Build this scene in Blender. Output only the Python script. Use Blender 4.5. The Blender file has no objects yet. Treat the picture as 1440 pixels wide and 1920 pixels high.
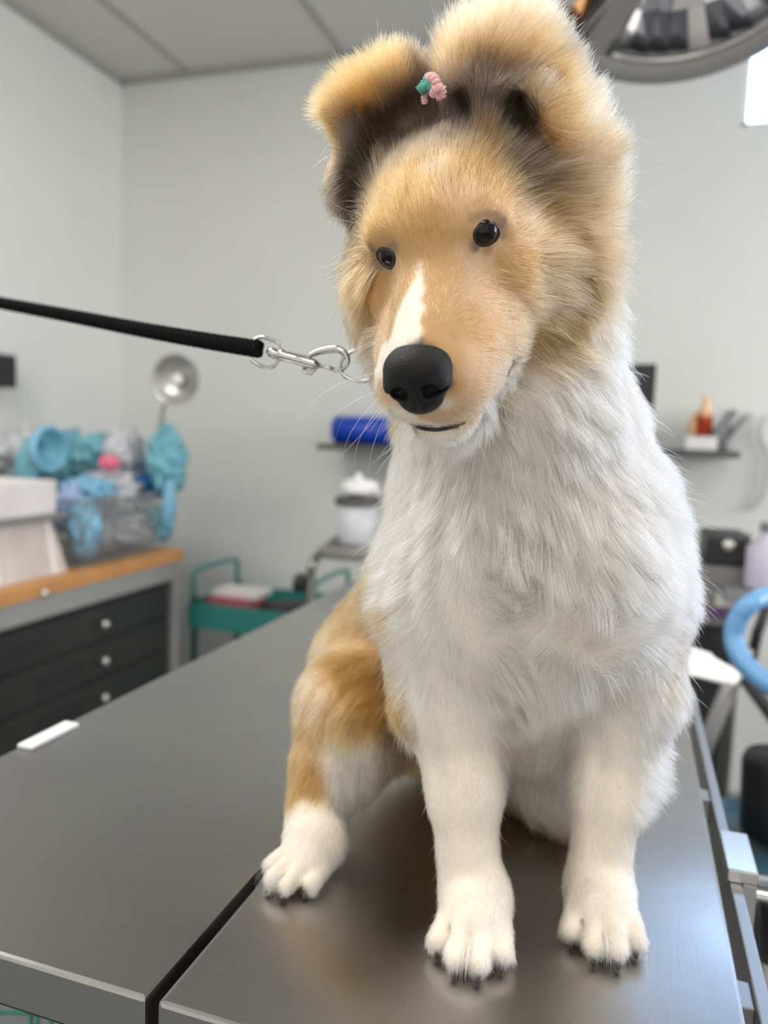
import bpy, math, random
import numpy as np
from mathutils import Vector
from mathutils.bvhtree import BVHTree
from mathutils.kdtree import KDTree

S = bpy.context.scene
COL = S.collection
H = 1.25            # camera height above the floor
TT = 0.97           # top of the treatment table
FPX = 1442.0        # focal length in pixels of the 1440 x 1920 frame
M = np.array([[0.95076109, -0.06821523, 0.30232439],
              [0.30753475, 0.08674057, -0.94757504],
              [0.03841526, 0.99389273, 0.10344812]])   # camera axes in the room
def _ortho(m):
    v1 = m[1] / np.linalg.norm(m[1]); v2 = m[0] - v1 * (m[0] @ v1); v2 /= np.linalg.norm(v2)
    return np.array([v2, v1, np.cross(v2, v1)])
M = _ortho(M)

# ---------------------------------------------------------------- camera
cam_d = bpy.data.cameras.new('camera'); cam = bpy.data.objects.new('camera', cam_d); COL.objects.link(cam)
cam_d.lens = FPX / 1920 * 36; cam_d.sensor_width = 36; cam_d.sensor_fit = 'AUTO'
cam_d.clip_start = 0.02; cam_d.clip_end = 60
from mathutils import Matrix
mw = Matrix.Identity(4)
for i in range(3):
    for j in range(3): mw[i][j] = M[i][j]
mw.translation = (0, 0, H); cam.matrix_world = mw
cam_d.dof.use_dof = True; cam_d.dof.focus_distance = 0.385; cam_d.dof.aperture_fstop = 5.2
S.camera = cam
S.cycles.adaptive_threshold = 0.025

# ---------------------------------------------------------------- world, lights, exposure
S.view_settings.view_transform = 'Standard'; S.view_settings.look = 'None'
S.view_settings.gamma = 1.0; S.view_settings.use_curve_mapping = False
S.view_settings.exposure = 0.25
wd = bpy.data.worlds.new('daylight'); S.world = wd; wd.use_nodes = True
wn = wd.node_tree.nodes; wl = wd.node_tree.links
bg = wn['Background']; bg.inputs['Strength'].default_value = 0.9
tc = wn.new('ShaderNodeTexCoord'); sp = wn.new('ShaderNodeSeparateXYZ'); cr = wn.new('ShaderNodeValToRGB')
wl.new(tc.outputs['Generated'], sp.inputs[0]); wl.new(sp.outputs['Y'], cr.inputs[0]); wl.new(cr.outputs[0], bg.inputs[0])
cr.color_ramp.elements[0].position = 0.0; cr.color_ramp.elements[0].color = (1.02, 0.965, 0.90, 1)
cr.color_ramp.elements[1].position = 0.6; cr.color_ramp.elements[1].color = (4.2, 5.4, 8.2, 1)
e = cr.color_ramp.elements.new(0.2); e.color = (1.0, 0.97, 0.93, 1)

def area(name, loc, aim, sx, sy, power, col):
    d = bpy.data.lights.new(name, 'AREA'); d.shape = 'RECTANGLE'; d.size = sx; d.size_y = sy
    d.energy = power; d.color = col
    o = bpy.data.objects.new(name, d); COL.objects.link(o); o.location = loc
    o.rotation_euler = (Vector(aim) - Vector(loc)).to_track_quat('-Z', 'Y').to_euler()
    return o
area('unseen_ceiling_fill', (0.9, 0.4, 2.60), (0.9, 0.4, 0), 1.2, 0.6, 13, (1.0, 0.95, 0.88))  # ceiling lights added out of view to brighten the puppy and room
area('unseen_ceiling_fill', (-1.2, 0.5, 2.60), (-1.2, 0.5, 0), 1.2, 0.6, 25, (1.0, 0.96, 0.90))  # added near the left side to lift the left wall
area('unseen_ceiling_fill', (0.0, -0.9, 2.60), (0.0, -0.9, 0), 1.2, 0.6, 12, (1.0, 0.95, 0.88))
o_ = area('daylight_side_window', (2.24, 1.8, 1.75), (-2.1, 2.35, 1.45), 1.3, 1.1, 14, (1.0, 0.98, 0.96)); o_.data.spread = math.radians(105)

# ---------------------------------------------------------------- helpers
def ray(px, py):
    return M @ np.array([px - 720.0, 960.0 - py, -FPX])
def P(px, py, x=None, y=None, z=None):
    """point of the room seen at a photo position, on a plane x=, y= or z= (room metres)"""
    d = ray(px, py)
    t = x / d[0] if x is not None else y / d[1] if y is not None else (z - H) / d[2]
    return d * t + np.array([0, 0, H])
def lin(r, g, b):
    f = lambda c: ((c / 255 + 0.055) / 1.055) ** 2.4 if c > 10 else c / 255 / 12.92
    return (f(r), f(g), f(b))

def mat(name, col, rough=0.5, metal=0.0, noise=0.0, nscale=30, bump=0.0, bscale=200, **kw):
    m = bpy.data.materials.new(name); m.use_nodes = True
    n = m.node_tree.nodes; l = m.node_tree.links; b = n['Principled BSDF']
    b.inputs['Base Color'].default_value = (*col, 1); b.inputs['Roughness'].default_value = rough
    b.inputs['Metallic'].default_value = metal
    if noise:
        t = n.new('ShaderNodeTexNoise'); t.inputs['Scale'].default_value = nscale; t.inputs['Detail'].default_value = 4
        g = n.new('ShaderNodeNewGeometry'); l.new(g.outputs['Position'], t.inputs['Vector'])
        r = n.new('ShaderNodeValToRGB'); l.new(t.outputs['Fac'], r.inputs[0])
        r.color_ramp.elements[0].position = 0.3; r.color_ramp.elements[1].position = 0.7
        r.color_ramp.elements[0].color = (*[c * (1 - noise) for c in col], 1)
        r.color_ramp.elements[1].color = (*[min(1, c * (1 + noise)) for c in col], 1)
        l.new(r.outputs[0], b.inputs['Base Color'])
    if bump:
        t = n.new('ShaderNodeTexNoise'); t.inputs['Scale'].default_value = bscale; t.inputs['Detail'].default_value = 3
        g = n.new('ShaderNodeNewGeometry'); l.new(g.outputs['Position'], t.inputs['Vector'])
        u = n.new('ShaderNodeBump'); u.inputs['Strength'].default_value = bump; u.inputs['Distance'].default_value = 0.002
        l.new(t.outputs['Fac'], u.inputs['Height']); l.new(u.outputs[0], b.inputs['Normal'])
    for k, v in kw.items():
        b.inputs[k.replace('_', ' ')].default_value = v
    return m

ORG = {}
def link_mesh(name, V, F, m, parent=None, smooth=True, loc=None):
    V = np.asarray(V, float)
    if loc is None:
        loc = ORG[parent.name] if parent else np.array([(V[:, 0].min() + V[:, 0].max()) / 2, (V[:, 1].min() + V[:, 1].max()) / 2, V[:, 2].min()])
    loc = np.asarray(loc, float)
    me = bpy.data.meshes.new(name)
    me.from_pydata((V - loc).tolist(), [], [list(map(int, f)) for f in F]); me.update()
    if m is not None: me.materials.append(m)
    me.polygons.foreach_set('use_smooth', [smooth] * len(me.polygons))
    o = bpy.data.objects.new(name, me); COL.objects.link(o)
    if parent:
        o.parent = parent; o.location = loc - ORG[parent.name]
    else:
        o.location = loc
    ORG[o.name] = loc
    return o
def tag(o, label, cat, group=None, kind=None):
    o['label'] = label; o['category'] = cat
    if group: o['group'] = group
    if kind: o['kind'] = kind
    return o
def thing(name, loc, label, cat, group=None):
    o = bpy.data.objects.new(name, None); COL.objects.link(o); o.location = loc; o.empty_display_size = 0.05
    ORG[o.name] = np.array(loc, float)
    return tag(o, label, cat, group)
def struct(o):
    o['kind'] = 'structure'; return o

class MB:
    def __init__(s): s.V = []; s.F = []
    def add(s, V, F):
        n = len(s.V); s.V += [tuple(v) for v in V]; s.F += [[i + n for i in f] for f in F]; return s
    def box(s, a, b, bev=0.0, rot=None, pivot=None):
        a = np.minimum(a, b).astype(float); b2 = np.maximum(np.asarray(a), b).astype(float)
        import bmesh
        bm = bmesh.new(); bmesh.ops.create_cube(bm, size=1)
        c = (a + b2) / 2; d = b2 - a
        for v in bm.verts: v.co = Vector((v.co.x * d[0], v.co.y * d[1], v.co.z * d[2]))
        if bev: bmesh.ops.bevel(bm, geom=bm.edges[:], offset=bev, segments=2, affect='EDGES', profile=0.7)
        if rot is not None:
            for v in bm.verts: v.co = rot @ v.co
        V = [tuple(Vector(c) + v.co) for v in bm.verts]; bm.verts.index_update()
        F = [[v.index for v in f.verts] for f in bm.faces]; bm.free()
        return s.add(V, F)
    def tube(s, pts, r, seg=12, closed=False, flat=1.0, up=(0, 0, 1), caps=True):
        pts = [np.asarray(p, float) for p in pts]; n = len(pts)
        rs = r if hasattr(r, '__len__') else [r] * n
        V = []; prev = None
        for i, p in enumerate(pts):
            t = (pts[(i + 1) % n] - pts[i - 1]) if closed else pts[min(i + 1, n - 1)] - pts[max(i - 1, 0)]
            t = t / (np.linalg.norm(t) + 1e-12)
            if prev is None:
                u = np.array(up, float)
                if abs(u @ t) > 0.95: u = np.array([1.0, 0, 0])
            else: u = prev
            u = u - t * (u @ t); u /= np.linalg.norm(u); prev = u; w = np.cross(t, u)
            for k in range(seg):
                a = 2 * math.pi * k / seg
                V.append(p + rs[i] * (math.cos(a) * u + flat * math.sin(a) * w))
        F = []
        for i in range(n if closed else n - 1):
            for k in range(seg):
                j = (i + 1) % n
                F.append([i * seg + k, i * seg + (k + 1) % seg, j * seg + (k + 1) % seg, j * seg + k])
        if not closed and caps:
            F.append(list(range(seg))[::-1]); F.append([(n - 1) * seg + k for k in range(seg)])
        return s.add(V, F)
    def lathe(s, prof, origin=(0, 0, 0), axis=(0, 0, 1), seg=32, cap=True):
        ax = Vector(axis).normalized(); q = Vector((0, 0, 1)).rotation_difference(ax)
        V = []
        for r, z in prof:
            for k in range(seg):
                a = 2 * math.pi * k / seg
                V.append(np.array(Vector(origin) + q @ Vector((r * math.cos(a), r * math.sin(a), z))))
        F = []
        for i in range(len(prof) - 1):
            for k in range(seg):
                F.append([i * seg + k, i * seg + (k + 1) % seg, (i + 1) * seg + (k + 1) % seg, (i + 1) * seg + k])
        if cap:
            F.append(list(range(seg))[::-1]); F.append([(len(prof) - 1) * seg + k for k in range(seg)])
        return s.add(V, F)
    def build(s, name, m, parent=None, smooth=False, **k):
        o = link_mesh(name, s.V, s.F, m, parent, smooth, **k)
        return o
def smooth_path(pts, n=8, closed=False):
    pts = [np.asarray(p, float) for p in pts]; out = []; N = len(pts)
    for i in range(N if closed else N - 1):
        g = (lambda k: pts[k % N]) if closed else (lambda k: pts[min(max(k, 0), N - 1)])
        a, b, c, d = g(i - 1), g(i), g(i + 1), g(i + 2)
        for k in range(n):
            t = k / n
            out.append(0.5 * (2 * b + (c - a) * t + (2 * a - 5 * b + 4 * c - d) * t * t + (3 * b - a - 3 * c + d) * t ** 3))
    if not closed: out.append(pts[-1])
    return out
# ================================================================ the room
XL, YB, ZC = -2.11, 2.83, H + 1.40
XR, YF = 2.3, -1.6
wall_m = mat('painted_wall', (0.70, 0.72, 0.705), 0.75, noise=0.03, nscale=2.0)
ceil_m = mat('ceiling_tile', (0.58, 0.58, 0.57), 0.9, noise=0.04, nscale=60)
grid_m = mat('ceiling_grid', (0.36, 0.36, 0.35), 0.6)
floor_m = mat('vinyl_floor', (0.20, 0.21, 0.21), 0.45, noise=0.12, nscale=25)
struct(MB().box((XL - .1, YF, -0.05), (XR + .1, YB + .1, 0)).build('floor', floor_m))
struct(MB().box((XL - .1, YF, 0), (XL, YB + .1, ZC)).build('wall_left', wall_m))
WX0, WX1, WZ0, WZ1 = 0.262, 1.5, H + 1.03, H + 1.375
mb = MB()
mb.box((XL, YB, 0), (WX0, YB + .1, ZC)); mb.box((WX1, YB, 0), (XR, YB + .1, ZC))
mb.box((WX0, YB, 0), (WX1, YB + .1, WZ0)); mb.box((WX0, YB, WZ1), (WX1, YB + .1, ZC))
struct(mb.build('wall_back', wall_m))
mb = MB()    # right wall with a wide opening the daylight comes through
mb.box((XR, YF, 0), (XR + .1, YB + .1, 1.15)); mb.box((XR, YF, 2.35), (XR + .1, YB + .1, ZC))
mb.box((XR, YF, 1.15), (XR + .1, 0.9, 2.35)); mb.box((XR, 2.5, 1.15), (XR + .1, YB + .1, 2.35))
struct(mb.build('wall_right', wall_m))
struct(MB().box((XL - .1, YF, ZC), (XR + .1, YB + .1, ZC + .05)).build('ceiling', ceil_m))
mb = MB()
x = -1.82 - 0.63
while x < XR:
    if x > XL: mb.box((x - .012, YF, ZC - .004), (x + .012, YB, ZC + .01))
    x += 0.66
y = YB - 1.28
while y > YF:
    mb.box((XL, y - .012, ZC - .004), (XR, y + .012, ZC + .01)); y -= 1.28
struct(mb.build('trim_1', grid_m))
mb = MB(); mb.box((XL, YB - .022, ZC - .022), (XR, YB, ZC)); mb.box((XL, YF, ZC - .022), (XL + .022, YB, ZC))
struct(mb.build('trim_2', grid_m))
# clerestory window in the back wall
fr_m = mat('window_frame_paint', (0.75, 0.78, 0.8), 0.4)
gl_m = mat('window_glass', (0.8, 0.93, 0.97), 0.02, Transmission_Weight=1.0, IOR=1.05)
mb = MB(); t = .018
mb.box((WX0, YB + .02, WZ0), (WX1, YB + .06, WZ0 + t)); mb.box((WX0, YB + .02, WZ1 - t), (WX1, YB + .06, WZ1))
mb.box((WX0, YB + .02, WZ0), (WX0 + t, YB + .06, WZ1)); mb.box((WX1 - t, YB + .02, WZ0), (WX1, YB + .06, WZ1))
w1 = struct(mb.build('window_1', fr_m))
MB().box((WX0 + t, YB + .035, WZ0 + t), (WX1 - t, YB + .041, WZ1 - t)).build('pane', gl_m, w1)

# ---------------------------------------------------------------- materials
def brushed(name, col, rough, aniso, ax=(1, 0, 0)):
    m = mat(name, col, rough, 1.0)
    n = m.node_tree.nodes; l = m.node_tree.links; b = n['Principled BSDF']
    b.inputs['Anisotropic'].default_value = aniso
    c = n.new('ShaderNodeCombineXYZ')
    for i in range(3): c.inputs[i].default_value = ax[i]
    l.new(c.outputs[0], b.inputs['Tangent'])
    g = n.new('ShaderNodeNewGeometry'); mp = n.new('ShaderNodeMapping'); mp.inputs['Scale'].default_value = (900, 25, 200)
    l.new(g.outputs['Position'], mp.inputs[0]); t = n.new('ShaderNodeTexNoise'); t.inputs['Scale'].default_value = 1; t.inputs['Detail'].default_value = 2
    l.new(mp.outputs[0], t.inputs['Vector'])
    t2 = n.new('ShaderNodeTexNoise'); t2.inputs['Scale'].default_value = 9; t2.inputs['Detail'].default_value = 5
    l.new(g.outputs['Position'], t2.inputs['Vector'])
    mr = n.new('ShaderNodeMapRange'); mr.inputs['From Min'].default_value = .35; mr.inputs['From Max'].default_value = .7
    mr.inputs['To Min'].default_value = rough - .04; mr.inputs['To Max'].default_value = rough + .06
    l.new(t2.outputs['Fac'], mr.inputs[0]); l.new(mr.outputs[0], b.inputs['Roughness'])
    u = n.new('ShaderNodeBump'); u.inputs['Strength'].default_value = 0.12; u.inputs['Distance'].default_value = 0.0004
    l.new(t.outputs['Fac'], u.inputs['Height']); l.new(u.outputs[0], b.inputs['Normal'])
    return m
steel = brushed('brushed_steel', (0.41, 0.40, 0.385), 0.28, 0.75)
steel_edge = mat('polished_steel', (0.62, 0.62, 0.61), 0.22, 1.0)
steel_dull = mat('dull_steel', (0.42, 0.42, 0.42), 0.38, 1.0)
chrome = mat('chrome', (0.52, 0.52, 0.51), 0.16, 1.0)
black_m = mat('black_plastic', (0.012, 0.013, 0.016), 0.45)
white_m = mat('white_plastic', (0.8, 0.8, 0.8), 0.4)
black_frame = mat('dark_frame', (0.01, 0.01, 0.01), 0.8)
teal_m = mat('teal_paint', (0.035, 0.22, 0.20), 0.35)
drawer_m = mat('charcoal_drawer', (0.022, 0.023, 0.022), 0.45, noise=0.15, nscale=6)
chest_m = mat('charcoal_body', (0.015, 0.016, 0.016), 0.5)
trim_m = mat('silver_trim', (0.40, 0.40, 0.40), 0.4, 0.4)
wood_m = mat('butcher_block', lin(196, 140, 84), 0.5, noise=0.15, nscale=8)

# ================================================================ treatment table
YT0, YT1 = 0.300, 1.42
tab = thing('treatment_table', (-0.2, 0.85, 0), 'brushed steel treatment table with a split top that the puppy sits on', 'table')
def panel(x0, x1):
    o = MB().box((x0, YT0, TT - .028), (x1, YT1, TT), bev=0.0022).build('tabletop_panel', steel, tab, smooth=False)
    return o
panel(-0.482, -0.2085)
panel(-0.2015, 0.0715)
MB().box((-.46, YT0 + .03, TT - .06), (.05, YT1 - .03, TT - .03), bev=.003).build('underframe', black_frame, tab)
MB().box((-.29, .70, .06), (-.13, 1.0, TT - .06), bev=.01).build('pedestal', steel_dull, tab)
MB().box((-.45, .45, 0.0), (.03, 1.25, .06), bev=.01).build('base', steel_dull, tab)
# side rail with spacers and a clamp
RX0, RX1, RZ = 0.0805, 0.0880, TT - 0.008
MB().box((RX0, YT0, RZ - .028), (RX1, 1.36, RZ), bev=.001).build('side_rail', steel_dull, tab)
for yy in (.415, .66, .98, 1.28):
    MB().box((.0705, yy, RZ - .022), (RX0, yy + .022, RZ - .003), bev=.001).build('rail_spacer', steel_dull, tab)
cl = thing('rail_clamp', (0.098, .53, TT - .05), 'square steel accessory clamp gripping the side rail of the table', 'clamp')
mb = MB(); mb.box((.0785, .533, RZ + .0005), (.0975, .588, RZ + .009), bev=.001)
mb.build('clamp_top', steel_edge, cl)
MB().box((.0885, .533, RZ - .045), (.0975, .588, RZ + .0003), bev=.001).build('clamp_jaw', steel_dull, cl)
MB().lathe([(.004, 0), (.004, .05), (.009, .05), (.009, .066)], (.0975, .56, RZ - .02), (1, 0, 0), 16).build('clamp_screw', chrome, cl, smooth=False)
# white strip on the far left edge, folded towel on the right
o = MB().box((-.4815, .507, TT + .0005), (-.466, .566, TT + .004), bev=.0015).build('tape_strip', white_m)
tag(o, 'narrow white strip lying along the left edge of the steel table', 'strip')
n = 14; V = []; F = []
for sidez in (0, 1):
    for i in range(n + 1):
        for j in range(n + 1):
            u, v = i / n, j / n
            x = -.02 + .150 * u + .012 * math.sin(v * 5); yy = .985 + .125 * v - .02 * u
            z = TT + .0006 + .007 * sidez + .002 * math.sin(7 * u + 3 * v) * sidez - (max(0, x - .0925) * .12)
            V.append((x, yy, z + (0.0015 if sidez == 0 else 0)))
q = (n + 1) ** 2
for i in range(n):
    for j in range(n):
        a = i * (n + 1) + j; b = a + n + 1
        F.append([a, a + 1, b + 1, b]); F.append([q + a, q + b, q + b + 1, q + a + 1])
for i in range(n):
    a = i * (n + 1); F.append([a, a + n + 1, q + a + n + 1, q + a]); a += n; F.append([a, q + a, q + a + n + 1, a + n + 1])
    F.append([i, q + i, q + i + 1, i + 1]); a = n * (n + 1) + i; F.append([a, a + 1, q + a + 1, q + a])
cloth_m = mat('white_cloth', (0.85, 0.85, 0.86), 0.8, bump=.3, bscale=900)
o = link_mesh('folded_towel', V, F, cloth_m); tag(o, 'folded white towel on the right side of the steel table beside the puppy', 'towel')

# ================================================================ rolling tool chest with wooden top on the left
CT = H - 0.42; CX = -1.43; CY0, CY1 = 0.45, 2.235
ch = thing('rolling_workbench', ((XL + CX) / 2, (CY0 + CY1) / 2, 0), 'charcoal drawer workbench with a wooden top along the left wall', 'workbench')
CB = XL + .03
MB().box((CB, CY0, CT - .035), (CX + .012, CY1 + .01, CT), bev=.003).build('wooden_top', wood_m, ch)
MB().box((CB, CY0 + .01, CT - .095), (CX + .004, CY1 - .03, CT - .035), bev=.002).build('apron', trim_m, ch)
MB().box((CB + .02, CY0 + .02, .14), (CX - .02, CY1 - .055, CT - .095), bev=.003).build('body', chest_m, ch)
for yy in (CY0 + .01, CY1 - .035):
    for xx in (CB, CX - .035):
        MB().box((xx, yy, .08), (xx + .035, yy + .035, CT - .035), bev=.003).build('leg', trim_m, ch)
        c = MB().lathe([(.035, -.012), (.04, -.008), (.04, .008), (.035, .012)], (xx + .017, yy + .017, .04), (1, 0, 0), 20).build('caster', black_m, ch)
knob_m = mat('brushed_knob', (.75, .73, .68), .3, .9)
def drawer(y0, y1, z0, z1, knobs, slot=False):
    d = MB().box((CX - .02, y0, z0), (CX - .006, y1, z1), bev=.003).build('drawer', drawer_m, ch)
    for ky in knobs:
        MB().lathe([(.005, 0), (.005, .014), (.011, .018), (.0125, .024), (.009, .029), (.003, .031)], (CX - .006, ky, (z0 + z1) / 2), (1, 0, 0), 16).build('knob', knob_m, d, smooth=True)
    if slot:
        m2 = MB(); m2.box((CX - .007, (y0+y1)/2-.16, (z0 + z1) / 2 - .022), (CX - .003, (y0+y1)/2+.02, (z0 + z1) / 2 + .018), bev=.002); m2.build('label_holder', chest_m, d)
zt = CT - .10
for k, (za, zb) in enumerate([(zt - .115, zt - .012), (zt - .225, zt - .12), (zt - .335, zt - .23)]):
    drawer(1.30 if k else 1.02, CY1 - .06, za, zb, [1.83], True)
drawer(1.30, CY1 - .06, .16, zt - .34, [1.36])
drawer(CY0 + .03, 1.29, zt - .335, zt - .12, [.8])
drawer(CY0 + .03, 1.29, .16, zt - .34, [.8])
drawer(CY0 + .03, 1.01, zt - .115, zt - .012, [.8])
MB().lathe([(.004, 0), (.012, .004), (.012, .01), (.002, .013)], P(82, 1112, x=CX + .004), (1, 0, 0), 16).build('lock', knob_m, ch, smooth=True)
# ================================================================ the puppy
FUR_N = 520000
rng = np.random.default_rng(7)
# head frame (centimetres; X towards the puppy's own right, Y along the muzzle, Z up)
def _rot(a, b, c):
    ca, sa, cb, sb, cc, sc = np.cos(a), np.sin(a), np.cos(b), np.sin(b), np.cos(c), np.sin(c)
    return np.array([[ca, -sa, 0], [sa, ca, 0], [0, 0, 1]]) @ np.array([[1, 0, 0], [0, cb, -sb], [0, sb, cb]]) @ np.array([[cc, 0, sc], [0, 1, 0], [-sc, 0, cc]])
RH = _rot(*np.radians([183.0, -29.3, 7.0])); OH = np.array([-.0969, .3736, .0878 + H])
def HD(x, y, z): return OH + RH @ (np.array([x, y, z]) * 0.01)

class Field:
    """signed distance of a body built up from blended tapering masses"""
    def __init__(s, lo, hi, h):
        s.lo = np.array(lo, float); s.h = h
        s.n = np.ceil((np.array(hi) - s.lo) / h).astype(int) + 1
        ax = [s.lo[i] + h * np.arange(s.n[i]) for i in range(3)]
        s.X, s.Y, s.Z = np.meshgrid(*ax, indexing='ij', sparse=True)
        s.D = np.full(tuple(s.n), 0.2, np.float32)
    def box(s, lo, hi, pad):
        i0 = np.clip(((np.array(lo) - pad - s.lo) / s.h).astype(int), 0, s.n - 1)
        i1 = np.clip(((np.array(hi) + pad - s.lo) / s.h).astype(int) + 2, 1, s.n)
        sl = tuple(slice(a, b) for a, b in zip(i0, i1))
        return sl, s.X[sl[0], :, :], s.Y[:, sl[1], :], s.Z[:, :, sl[2]]
    def put(s, sl, d, k, sub=False):
        o = s.D[sl]
        if sub:
            d = -d; h = np.clip(.5 - .5 * (d - o) / k, 0, 1) if k else None
            s.D[sl] = (np.maximum(o, d) if not k else o * h + d * (1 - h) + k * h * (1 - h)).astype(np.float32)
        else:
            h = np.clip(.5 + .5 * (o - d) / k, 0, 1)
            s.D[sl] = (o * (1 - h) + d * h - k * h * (1 - h)).astype(np.float32)
    def cone(s, a, b, ra, rb, k=.012, sub=False):
        a = np.array(a, float); b = np.array(b, float); R = max(ra, rb)
        sl, X, Y, Z = s.box(np.minimum(a, b) - R, np.maximum(a, b) + R, k * 1.5 + .012)
        ba = b - a; L = ba @ ba + 1e-12
        t = np.clip(((X - a[0]) * ba[0] + (Y - a[1]) * ba[1] + (Z - a[2]) * ba[2]) / L, 0, 1)
        d = np.sqrt((X - a[0] - t * ba[0]) ** 2 + (Y - a[1] - t * ba[1]) ** 2 + (Z - a[2] - t * ba[2]) ** 2) - (ra + (rb - ra) * t)
        s.put(sl, d, k, sub)
    def ell(s, c, r, R=None, k=.012, sub=False):
        c = np.array(c, float); r = np.array(r, float); m = r.max(); R = np.eye(3) if R is None else R
        sl, X, Y, Z = s.box(c - m, c + m, k * 1.5 + .012)
        x, y, z = X - c[0], Y - c[1], Z - c[2]
        q = [(R[0, i] * x + R[1, i] * y + R[2, i] * z) for i in range(3)]
        k0 = np.sqrt(sum((q[i] / r[i]) ** 2 for i in range(3))); k1 = np.sqrt(sum((q[i] / r[i] ** 2) ** 2 for i in range(3))) + 1e-9
        s.put(sl, k0 * (k0 - 1) / k1, k, sub)
    def mesh(s):
        import openvdb
        g = openvdb.FloatGrid(); g.copyFromArray(s.D.astype(np.float32)); g.background = .2
        P_, Q = g.convertToQuads(isovalue=0.0)
        return P_ * s.h + s.lo, np.asarray(Q)[:, ::-1]

f = Field((-.29, .22, TT - .006), (.13, .74, H + .27), .0018)
W = lambda px, py, y: P(px, py, y=y)
# trunk
f.cone(W(915, 500, .455), W(968, 800, .475), .055, .056, .02)
f.cone(W(968, 800, .475), W(1003, 1080, .488), .058, .075, .025)
f.cone(W(1005, 1080, .488), W(1005, 1290, .505), .075, .045, .03)
f.ell(W(922, 1050, .455), (.048, .048, .062), k=.02)
f.ell(W(1075, 1060, .46), (.046, .048, .065), k=.02)
hip = np.array([-.085, .60, TT + .085])
f.cone(W(975, 930, .50), hip, .066, .080, .04)
f.ell(hip + (0, .01, -.02), (.085, .08, .065), k=.03)
f.cone(W(800, 1080, .53), W(700, 1240, .56), .030, .045, .03)
f.cone((-.06, .60, TT + .05), (-.03, .545, TT + .035), .045, .03, .03)
# haunch on the left of the picture, with its foot
kn = W(665, 1330, .50)
f.cone((-.145, .585, TT + .075), kn, .052, .035, .03)
f.cone(kn, W(638, 1410, .485), .036, .029, .02)
f.cone(W(602, 1440, .472), W(578, 1560, .447), .019, .0155, .012)
# far haunch and foot
f.cone((-.05, .60, TT + .06), (-.02, .54, TT + .05), .040, .022, .03)
f.cone((-.105, .575, TT + .022), (-.03, .60, TT + .020), .021, .019, .012)
# front legs
f.cone(W(835, 1130, .455), W(843, 1300, .44), .040, .030, .03)
f.cone(W(843, 1300, .44), W(870, 1480, .428), .029, .0195, .012)
f.cone(W(870, 1480, .428), W(883, 1690, .418), .0190, .0168, .012)
f.cone(W(1150, 1130, .475), W(1172, 1290, .478), .036, .028, .02)
f.cone(W(1172, 1290, .478), W(1140, 1480, .466), .027, .0195, .012)
f.cone(W(1140, 1480, .466), W(1120, 1665, .455), .0190, .0165, .012)
f.ell(W(1190, 1450, .485), (.012, .02, .02), k=.012)
# paws
PAWS = [((-.0665, .4165), (.06, -1.0), 1.0), ((-.0015, .4525), (.13, -1.0), 1.0), ((-.174, .440), (-.28, -1.0), .92)]
TOES = []
for pi, ((cx, cy), fw, sc) in enumerate(PAWS):
    fw = np.array(fw) / np.hypot(*fw); sd = np.array([-fw[1], fw[0]]); sd = -sd
    def pp(la, fo, z): return np.array([cx, cy, 0]) + np.array([*(sd * la * sc * .01 + fw * fo * sc * .01), TT + z * sc * .01])
    f.ell(pp(0, 1.3, 1.35), np.array((.0185, .0235, .0125)) * sc, k=.010)
    f.cone(pp(0, 0.0, 1.9), pp(0, 1.2, 1.8), .0165 * sc, .014 * sc, .01)
    for la, fo in ((-1.66, 3.2), (-.62, 4.35), (.62, 4.35), (1.66, 3.2)):
        a, b = pp(la * .8, fo - 1.6, 1.35), pp(la * 1.03, fo, .82)
        f.cone(a, b, .0068 * sc, .0062 * sc, .0016)
        if la > -1.7:
            f.cone(pp(la - .6, fo - 1.0, 1.9), pp(la - .62, 4.6, .5), .0016, .0020, .0012, sub=True)
        TOES.append((pi, b, np.array([fw[0], fw[1], 0]), sc))
# ruff and ears
f.ell(W(980, 400, .445), (.046, .045, .065), k=.015)
f.ell(W(770, 430, .445), (.032, .035, .06), k=.015)
f.ell(W(972, 580, .455), (.048, .045, .045), k=.015)
f.cone(W(985, 300, .415), W(932, 135, .402), .028, .021, .012)
f.cone(W(893, 122, .398), W(962, 108, .405), .0165, .018, .010)
f.cone(W(985, 130, .41), W(1022, 270, .425), .018, .024, .015)
f.cone(W(880, 185, .388), W(960, 215, .388), .013, .017, .008)   # the folded front flap
f.cone(W(1002, 235, .375), W(1008, 280, .392), .0065, .0075, .004, sub=True)   # ear opening
f.ell(W(968, 232, .381), (.010, .012, .014), k=.005, sub=True)
f.ell(W(868, 212, .379), (.006, .010, .009), k=.004, sub=True)
f.cone(W(695, 330, .415), W(700, 200, .402), .019, .018, .012)
f.cone(W(655, 200, .398), W(738, 160, .402), .011, .0145, .010)
f.cone(W(622, 200, .395), W(650, 200, .398), .006, .011, .008)
f.cone(W(752, 165, .402), W(785, 235, .41), .011, .013, .01)
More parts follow.
